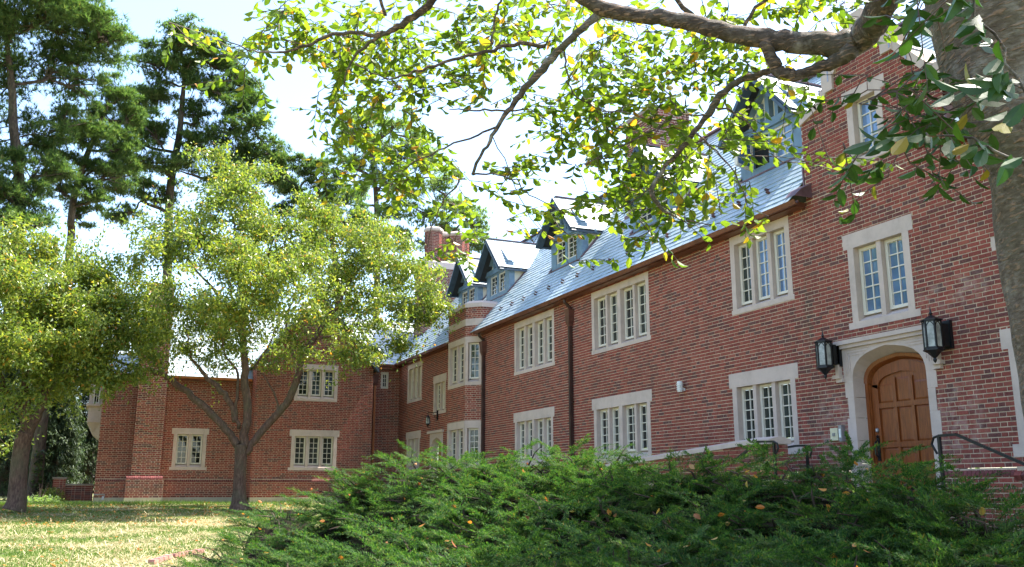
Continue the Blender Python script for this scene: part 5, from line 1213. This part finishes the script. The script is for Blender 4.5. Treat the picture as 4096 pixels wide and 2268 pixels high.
# =================================================================== PINES
def pine(name, label, r, trunk, blobs, mat='needle', dens=1.0, tuft=.30, cat='tree', group=None, zbase=-.5):
    top = W2(trunk[0][0], trunk[0][1], r); base = Vector((top.x, top.y, zbase)); T = empty(name, base, label, cat, group); w_ = Wood()
    m = MB(); pts = PX(q(trunk), r); pts = [(Vector((top.x, top.y, zbase - .3)), pts[0][1] * 1.25)] + pts if top.z > zbase + 1 else pts
    w_.limb(pts, 10, mb=m); m.build('trunk', 'bark_pine', T, smooth=True); P_all, N_all = [], []
    m = MB()
    for (cu, cv, rad) in blobs:
        dr = rnd.uniform(-1, 1) * rad * 1.59 / FPX * r * 1.3; c = W2(cu, cv, r + dr); R_ = rad * 1.59 / FPX * r * .96
        p, rr = w_.near(c + Vector((0, 0, -R_ * .8)), minr=.05); mid = p.lerp(c, .55) + Vector((rnd.gauss(0, .25), rnd.gauss(0, .25), -R_ * .25)); 
        w_.limb([(p, rr * .5), (mid, .085 * r / 55), (c + Vector((0, 0, -R_ * .2)), .05)], 5, .05, mb=m)
        subs = []
        for _ in range(int(9 + rad / 9)):
            d = Vector((rnd.gauss(0, .55), rnd.gauss(0, .55), rnd.gauss(0, .36))); s_ = c + d * R_; subs.append(s_); m.tube([mid.lerp(c, rnd.random()), s_], [.045, .015], 4)
        n = int(dens * 2.6 * rad ** 1.35)
        for _ in range(n):
            s_ = rnd.choice(subs); d = Vector((rnd.gauss(0, 1), rnd.gauss(0, 1), rnd.gauss(.15, .55))); P_all.append(tuple(s_ + Vector((d.x, d.y, d.z * .7)) * R_ * .24)); N_all.append((d.x * .5, d.y * .5, abs(d.z) * .5 + .6))
    m.build('branch', 'bark_pine', T, kind='stuff')
    P = np.array(P_all); A = unit(np.array(N_all)); nn = 13; k_ = len(P)
    D = unit(np.repeat(A, nn, 0) * .85 + rdir(k_ * nn)); B = np.repeat(P, nn, 0); S, _ = orth(D); L = rng.uniform(.7, 1.15, k_ * nn)[:, None] * tuft; wq = .022 * r / 50
    V = np.stack([B - S * wq, B + S * wq, B + D * L], 1); tris('crown', V, mat, T, kind='stuff'); return T
pg = 'tall pines behind the wing'
pine('pine_tree', 'tallest dark pine, filling the upper corner with two layered trunks of boughs', 50, [(42, 640, 46), (48, 520, 44), (46, 420, 38), (34, 320, 34), (30, 220, 28), (18, 110, 20), (10, 0, 12)],
    [(25, 40, 80), (110, 30, 70), (170, 70, 70), (230, 80, 70), (275, 105, 45), (140, 160, 60), (20, 200, 70), (190, 215, 50), (110, 330, 55), (165, 290, 50), (40, 395, 45), (120, 420, 55), (10, 470, 60), (80, 490, 50), (30, 560, 60), (100, 550, 45), (-40, 100, 90), (-40, 330, 90), (150, 0, 80), (240, 40, 50), (-50, 500, 80), (60, -60, 90), (200, 140, 50)], dens=.72, group=pg)
pine('pine_tree', 'slim pine with a leaning pale trunk between the two biggest pines', 54, [(175, 640, 30), (178, 560, 28), (190, 480, 26), (215, 400, 22), (248, 320, 18), (275, 250, 12)],
    [(285, 235, 38), (240, 270, 45), (320, 300, 42), (250, 340, 45), (190, 340, 40), (300, 370, 38), (210, 420, 42), (280, 440, 40), (150, 470, 40), (240, 490, 36), (200, 530, 34), (150, 400, 36), (310, 420, 30)], group=pg)
pine('pine_tree', 'broad pine with rounded top standing clear above the lawn tree', 60, [(420, 700, 36), (424, 560, 34), (430, 460, 32), (440, 400, 28), (452, 330, 24), (460, 240, 18), (468, 150, 12)],
    [(470, 95, 46), (420, 110, 42), (520, 120, 46), (390, 160, 46), (560, 165, 48), (600, 205, 44), (450, 170, 46), (500, 200, 46), (350, 250, 50), (400, 240, 40), (560, 240, 46), (625, 260, 44), (320, 320, 52), (380, 330, 46), (500, 290, 40), (640, 310, 44), (580, 330, 52), (530, 370, 50), (470, 360, 40), (670, 370, 44), (610, 400, 46), (310, 400, 48), (370, 410, 46), (450, 420, 40), (700, 400, 36), (290, 470, 44), (350, 480, 44), (560, 440, 50), (660, 440, 50), (300, 540, 40), (400, 500, 34), (720, 450, 40)], group=pg)
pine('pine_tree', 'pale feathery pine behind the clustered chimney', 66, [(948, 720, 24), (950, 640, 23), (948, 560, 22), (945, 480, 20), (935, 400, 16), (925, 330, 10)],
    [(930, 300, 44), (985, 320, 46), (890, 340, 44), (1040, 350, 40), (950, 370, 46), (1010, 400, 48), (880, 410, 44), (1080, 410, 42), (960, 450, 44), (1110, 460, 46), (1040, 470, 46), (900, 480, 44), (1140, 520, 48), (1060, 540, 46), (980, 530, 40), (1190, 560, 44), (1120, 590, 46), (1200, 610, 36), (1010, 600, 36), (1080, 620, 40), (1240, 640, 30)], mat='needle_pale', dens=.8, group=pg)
pine('pine_tree', 'low pine filling the dip between the broad pine and the pale pine', 58, [(850, 760, 26), (840, 640, 24), (830, 540, 20), (815, 460, 12)],
    [(770, 420, 34), (820, 430, 34), (740, 470, 36), (800, 480, 38), (860, 500, 40), (770, 530, 40), (840, 560, 42), (900, 550, 36), (720, 530, 34), (800, 600, 40), (890, 610, 36), (930, 660, 36), (960, 600, 30)], group=pg)
def spruce(name, label, r, u, vtop, vbase, wbase, mat='spruce', n=520, kind=None):
    b = W2(u, vbase, r); t = W2(u, vtop, r); t = Vector((b.x, b.y, t.z)); H_ = t.z - b.z; Rb = wbase * 1.59 / FPX * r
    T = empty(name, b, label, 'tree'); MB().tube([b, t], [.28, .03], 7).build('trunk', 'bark_pine', T)
    P, D, Wt = [], [], []; m = MB()
    for i in range(n):
        f = rnd.random() ** .8; z = b.z + .2 + H_ * f; rad = Rb * (1 - f) ** .8 * rnd.uniform(.75, 1.1) + .15; a_ = rnd.uniform(0, 2 * math.pi); d = Vector((math.cos(a_), math.sin(a_), 0)); base = Vector((b.x, b.y, z)); tip = base + d * rad + Vector((0, 0, -rad * .25))
        if i % 4 == 0: m.tube([base, tip], [.03, .008], 3)
        for k_ in range(9):
            t_ = .45 + .6 * k_ / 9; p = base.lerp(tip, t_) + Vector((rnd.gauss(0, .12), rnd.gauss(0, .12), rnd.gauss(0, .08))); P.append(tuple(p)); D.append((d.x * .6, d.y * .6, -.55))
    m.build('branch', 'bark_pine', T, kind='stuff'); P = np.array(P); A = unit(np.array(D)); nn = 12; k_ = len(P); D = unit(np.repeat(A, nn, 0) * 1.1 + rdir(k_ * nn)); B = np.repeat(P, nn, 0) + rng.normal(size=(k_ * nn, 3)) * .06
    S, _ = orth(D); L = rng.uniform(.12, .26, k_ * nn)[:, None]; V = np.stack([B - S * .018, B + S * .018, B + D * L], 1); tris('crown', V, mat, T, kind='stuff'); return T
spruce('spruce_tree', 'drooping green spruce close behind the low garden wall', 47, 215, 830, 1245, 75, n=560)
spruce('spruce_tree', 'dark spruce between the leaning pine trunk and the garden pier', 44, 125, 900, 1248, 62, n=480)
spruce('spruce_tree', 'deep shaded spruce at the picture edge behind the forked trunk', 46, 10, 900, 1250, 90, n=480)
spruce('spruce_tree', 'farthest spruce, rising behind the stone oriel of the wing', 54, 265, 780, 1240, 60, n=400)
spruce('spruce_tree', 'spruce seen through the gap under the crown of the forked tree', 58, 60, 780, 1240, 110, n=500)
# leaning pine trunk beside the left tree
lp = empty('pine_tree', W2(86, 1245, 38), 'old pine with scaly ivy-footed trunk beside the forked lawn tree', 'tree', pg)
w_ = Wood(); m = MB(); w_.limb(PX(q([(84, 1260, 68), (88, 1225, 56), (96, 1150, 50), (104, 1080, 44), (112, 1010, 40), (122, 900, 34), (132, 780, 28), (140, 600, 20)]), 38), 14, mb=m); m.build('trunk', 'bark_pine', lp, smooth=True)
P = []; 
for _ in range(260):
    f = rnd.random(); c = W2(88 + f * 10 + rnd.uniform(-12, 14), 1245 - f * 110, 37.6); P.append(tuple(c))
P = np.array(P); D = rdir(len(P)); S, _ = orth(D); quads('ivy', rhombs(P, D, S, rng.uniform(.08, .14, len(P)), np.full(len(P), .09)), 'spruce', lp, kind='stuff')
# small plants at the corner
def small_shrub(name, label, c, rad, n, mat, L=.07, hz=.8):
    T = empty(name, c, label, 'shrub'); c = Vector(c); m = MB()
    for _ in range(12): m.tube([c, c + Vector((rnd.gauss(0, .4), rnd.gauss(0, .4), rnd.uniform(.4, .9))) * rad], [.012, .004], 4)
    m.build('stem', 'twig', T, kind='stuff')
    d = rdir(n); d[:, 2] = np.abs(d[:, 2]) * hz; P = np.array(c) + d * rad * rng.uniform(.4, 1, (n, 1)); D = unit(d + rdir(n) * .7); S, _ = orth(D); quads('foliage', rhombs(P, D, S, rng.uniform(.6, 1.2, n) * L, np.full(n, L * .5)), mat, T, kind='stuff')
small_shrub('garden_shrub', 'small yellow-green shrub against the garden pier', W2(126, 1264, 37.0), .62, 1500, 'leaf_small', .09)
small_shrub('ground_ivy', 'low patch of grey-green ivy at the foot of the pine trunk', W2(100, 1262, 35.5), .8, 900, 'needle_pale', .09, .25)
# trees beyond the frame that the windows mirror
for (x, y, r_, h_) in ((-16, 52, 4.5, 13), (-14, 33, 4.5, 12), (-21, 42, 5, 15), (-18, 22, 4.5, 12), (-24, 60, 6, 16)):
    b = Vector((x, y, gz(x, y))); T = empty('lawn_tree', b, 'leafy lawn tree standing outside the picture, seen only as a window reflection', 'tree', 'trees beyond the picture edge'); MB().tube([b, b + Vector((0, 0, h_ * .6))], [.35, .15], 8).build('trunk', 'bark_mid', T)
    n = 5200; d = rdir(n); P = np.array(b) + np.array([0, 0, h_ * .62]) + d * np.array([r_, r_, h_ * .42]) * rng.uniform(.4, 1, (n, 1)) ** .5; D = rdir(n); S, _ = orth(D); quads('crown', rhombs(P, D, S, rng.uniform(.35, .6, n), np.full(n, .3)), 'needle', T, kind='stuff')
# far tree line
P = []; D = []
n = 9000; a_ = rng.uniform(-1.9, .9, n); rr = rng.uniform(95, 135, n); hh = (7 + 2.5 * np.sin(a_ * 9) + 1.5 * np.sin(a_ * 23)) * rng.uniform(0, 1, n) ** .7
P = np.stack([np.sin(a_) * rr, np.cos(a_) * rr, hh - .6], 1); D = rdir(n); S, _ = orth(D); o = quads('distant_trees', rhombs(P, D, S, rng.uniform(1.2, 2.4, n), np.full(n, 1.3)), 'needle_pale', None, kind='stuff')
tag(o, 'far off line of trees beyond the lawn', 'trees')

# =================================================================== JUNIPERS
# mounds: u, v (overview), distance, radius, flatness
MND = {
 'spreading juniper reaching out over the lawn edge nearest the brick edging': [(560, 1400, 12.2, .95), (640, 1345, 12.8, 1.0), (740, 1290, 13.4, 1.05), (650, 1430, 10.8, .95), (760, 1385, 11, 1.0), (720, 1262, 14.6, .85), (840, 1330, 12.2, 1.0)],
 'bright juniper with long pointed sprays before the gabled wing': [(950, 1185, 12.4, .95), (1060, 1153, 12.2, .9), (1010, 1225, 11.4, .95), (900, 1240, 12.2, .95), (1120, 1200, 11.2, .9)],
 'juniper mound rising in front of the canted bay, with brown gaps': [(1190, 1132, 11.6, .85), (1290, 1136, 11.2, .85), (1220, 1204, 10.4, .9), (1330, 1189, 10.2, .9), (1170, 1274, 9.6, .9), (1290, 1274, 9.2, .9)],
 'juniper under the downpipe windows, dotted with fallen leaves': [(1400, 1130, 11, .85), (1500, 1142, 10.6, .85), (1440, 1190, 10, .85), (1560, 1190, 9.8, .85), (1420, 1260, 9, .85), (1540, 1260, 8.8, .85)],
 'sunlit juniper before the ramp wall coping': [(1610, 1177, 10.2, .8), (1700, 1164, 9.9, .78), (1790, 1150, 9.7, .7), (1680, 1217, 9.3, .8), (1800, 1207, 9.1, .8), (1660, 1292, 8.4, .85), (1790, 1292, 8.2, .85)],
 'shaded juniper in front of the oak door': [(1900, 1168, 9.3, .75), (2000, 1170, 9.1, .72), (2100, 1176, 8.8, .72), (2220, 1178, 8.5, .72), (1930, 1240, 8.3, .8), (2060, 1240, 8.1, .8), (2190, 1240, 7.9, .8)],
 'darkest juniper in the corner beneath the cherry trunk': [(2330, 1238, 8.0, .7), (2440, 1252, 7.6, .7), (2540, 1276, 7.2, .7), (2320, 1311, 7.2, .75), (2440, 1321, 6.9, .75), (2570, 1346, 6.6, .75)],
 'lowest juniper along the bottom of the picture, under the bay': [(880, 1380, 9.6, .9), (1000, 1360, 9.2, .9), (1090, 1340, 9, .88), (1120, 1410, 8, .85), (1000, 1420, 8.4, .85), (1240, 1370, 8.0, .85), (1360, 1370, 7.8, .85), (1260, 1440, 7, .8)],
 'lowest juniper along the bottom of the picture, under the oak door': [(1480, 1370, 7.6, .8), (1610, 1370, 7.3, .8), (1740, 1370, 7.0, .8), (1880, 1350, 7.0, .8), (2020, 1350, 6.9, .8), (2150, 1350, 6.8, .8), (2280, 1390, 6.4, .75), (1500, 1450, 6.6, .75), (1700, 1450, 6.2, .75), (1900, 1440, 6.1, .75), (2100, 1440, 6.0, .75), (2420, 1420, 6.0, .75)]}
def plumes(P, A, L, nt=36, w_=.0055, side=.75):
    """feathery juniper sprays: P base, A axis, L length"""
    n = len(P); t = (np.arange(nt) + .5) / nt; t = np.tile(t, n)[:, None]; A2 = np.repeat(A, nt, 0); Pn = np.repeat(P, nt, 0); L2 = np.repeat(L, nt)[:, None]
    droop = np.zeros_like(A2); droop[:, 2] = -.25; ax = A2 + droop * t
    x, y = orth(A); X = np.repeat(x, nt, 0); Y = np.repeat(y, nt, 0); ph = rng.uniform(0, 2 * np.pi, (n * nt, 1)); rad = np.cos(ph) * X + np.sin(ph) * Y * .8
    off = rng.uniform(0, 1, (n * nt, 1)); B = Pn + ax * L2 * t + rad * L2 * .20 * (1 - t * .8) * off
    D = unit(ax * .9 + rad * side * (1 - t * .55) + rng.normal(size=(n * nt, 3)) * .15); S, _ = orth(unit(D + rng.normal(size=D.shape) * .3)); l = L2 * (.34 - .12 * t) * rng.uniform(.6, 1.25, (n * nt, 1))
    return np.stack([B - S * w_, B + S * w_, B + D * l], 1)
FAL_P = []
allm = [(W2(u, v, r), R_) for L in MND.values() for (u, v, r, R_) in L]
for label, L in MND.items():
    c0 = W2(L[0][0], L[0][1], L[0][2]); T = empty('juniper_shrub', (c0.x, c0.y, gz(c0.x, c0.y)), label, 'juniper', 'junipers banked before the hall'); VV = []; core = MB(); stems = MB()
    for (u, v, r, R_) in L:
        top = W2(u, v, r); c = top + Vector((0, 0, -.50 * R_)); hz = .62; toc = -c.normalized(); toc.z = 0
        nb = int(100 * R_ * R_ * (9 / r) ** .5)
        d = rdir(nb * 3); keep = (d[:, 2] > -.25) & ((d @ np.array(toc)) > -.35); d = d[keep][:nb]; nb = len(d)
        ext = np.array([R_, R_, R_ * hz]); P = np.array(c) + d * ext * rng.uniform(.40, .72, (nb, 1))
        nzb = np.array([noise.noise(Vector(p) * 2.1) for p in P]); kp = nzb > -.30; P, d, nzb = P[kp], d[kp], nzb[kp]; nb = len(P); P = P + d * nzb[:, None] * .35
        ax = unit(d * np.array([1, 1, .16]) + rng.normal(size=d.shape) * .25 + np.array([0, 0, .16])); BL_ = rng.uniform(.28, .62, nb) * (.45 + .6 * R_)
        ax[:, 2] = np.minimum(ax[:, 2], .42)
        side = unit(np.cross(ax, np.array([[0, 0, 1.]]) + rng.normal(size=d.shape) * .25)); upn = np.cross(side, ax)
        m_ = 19; t = np.tile((np.arange(m_) + 1.0) / m_, nb)[:, None]; sg = np.tile(np.where(np.arange(m_) % 2 == 0, 1.0, -1.0), nb)[:, None]; r3 = lambda A: np.repeat(A, m_, 0)
        Pb = r3(P) + r3(ax) * t * r3(BL_[:, None]) + np.array([[0, 0, -.10]]) * t * t * r3(BL_[:, None])
        Ab = unit(r3(ax) * (.75 + .5 * t) + r3(side) * sg * (1.0 - .75 * t) * rng.uniform(.5, 1.1, (nb * m_, 1)) + r3(upn) * rng.uniform(-.05, .38, (nb * m_, 1)))
        VV.append(plumes(Pb, Ab, rng.uniform(.075, .135, nb * m_) * (1.2 - .45 * t[:, 0]) * (.7 + .4 * R_), 17, .0052, .8))
        b = Vector((c.x, c.y, min(gz(c.x, c.y) - .1, c.z - R_ * hz)))
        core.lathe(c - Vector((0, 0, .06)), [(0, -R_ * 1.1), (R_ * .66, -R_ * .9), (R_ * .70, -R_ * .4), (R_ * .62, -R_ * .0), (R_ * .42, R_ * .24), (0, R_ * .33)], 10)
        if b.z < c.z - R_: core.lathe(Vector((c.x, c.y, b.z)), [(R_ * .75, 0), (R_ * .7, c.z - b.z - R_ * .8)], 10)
        for _ in range(26):
            dd = Vector((rnd.gauss(0, 1), rnd.gauss(0, 1), rnd.uniform(.0, .7))).normalized(); s_ = c + Vector((dd.x * R_, dd.y * R_, dd.z * R_ * hz)) * .55; e_ = c + Vector((dd.x * R_, dd.y * R_, dd.z * R_ * hz)) * rnd.uniform(.9, 1.05); stems.tube([s_, s_.lerp(e_, .5) + Vector((rnd.gauss(0, .05), rnd.gauss(0, .05), .03)), e_], [.012, .008, .003], 4)
        for _ in range(6 if v > 1150 else 2):
            dd = Vector((rnd.gauss(0, 1), rnd.gauss(0, 1), rnd.uniform(.1, 1.2))).normalized()
            if dd.dot(toc) > -.2: FAL_P.append(c + Vector((dd.x * R_, dd.y * R_, dd.z * R_ * hz)) * rnd.uniform(.86, 1.04))
    core.build('dark_core', 'soil', T, kind='stuff'); stems.build('stem', 'stem', T, kind='stuff'); tris('foliage', np.concatenate(VV), 'juniper', T, kind='stuff')  # solid dark core stands in for twigs and shade inside the shrub
# fallen leaves caught on the junipers and on the lawn
n = len(FAL_P); P = np.array([tuple(p) for p in FAL_P]); D = unit(rng.normal(size=(n, 3)) * np.array([1, 1, .5])); S = unit(np.cross(D, unit(rng.normal(size=(n, 3)) * .5 + np.array([0, 0, 1.]))))
o = leaves_mesh('fallen_leaves', P, D, S, rng.uniform(.045, .085, n), .6, 'fallen', None, kind='stuff'); tag(o, 'yellow and orange leaves caught on the junipers', 'leaves')

# =================================================================== LAWN: grass blades, straw, fallen leaves
def scatter(n, fn):
    out = []
    while len(out) < n:
        rr = rnd.uniform(13, 38) ; u = rnd.uniform(-120, 1250); x, y = None, None
        d = ray(u, 1950).normalized(); x, y = d.x * rr, d.y * rr
        if y > 35.4 or not fn(x, y): continue
        out.append((x, y, gz(x, y)))
    return np.array(out)
def inframe(x, y): return True
G = scatter(60000, lambda x, y: noise.noise(Vector((x * .55, y * .8, 0))) + rnd.gauss(0, .25) < .22)
n = len(G); D = unit(rng.normal(size=(n, 3)) * .38 + np.array([0, 0, 1.])); S = unit(np.cross(D, rdir(n))); hgt = rng.uniform(.025, .075, (n, 1)); far = (G[:, 1:2] > 33); hgt = np.where(far, hgt * 2.2, hgt)
o = tris('grass', np.stack([G - S * .007, G + S * .007, G + D * hgt], 1), 'grass', None, kind='stuff'); tag(o, 'thin green grass growing through the straw', 'grass')
G = scatter(38000, lambda x, y: noise.noise(Vector((x * .55, y * .8, 0))) + rnd.gauss(0, .3) > .0 and y < 31.5); n = len(G); D = unit(rng.normal(size=(n, 3)) * np.array([1, .6, .12])); S = unit(np.cross(D, np.array([[0, 0, 1.]]))); L = rng.uniform(.06, .2, (n, 1)); G[:, 2] += .012
o = quads('straw', np.stack([G - S * .0055, G + D * L - S * .0055, G + D * L + S * .0055, G + S * .0055], 1), 'straw', None, kind='stuff'); tag(o, 'pale dry straw strewn over the sunny lawn', 'straw')
G = scatter(1500, lambda x, y: 24 < y < 34 or rnd.random() < .12); n = len(G); G[:, 2] += .03; D = unit(rng.normal(size=(n, 3)) * np.array([1, 1, .25])); S = unit(np.cross(D, unit(rng.normal(size=(n, 3)) * .3 + np.array([0, 0, 1.]))))
o = leaves_mesh('fallen_leaves', G, D, S, rng.uniform(.05, .10, n), .55, 'fallen', None, kind='stuff'); tag(o, 'yellow leaves scattered on the grass under the lawn trees', 'leaves')
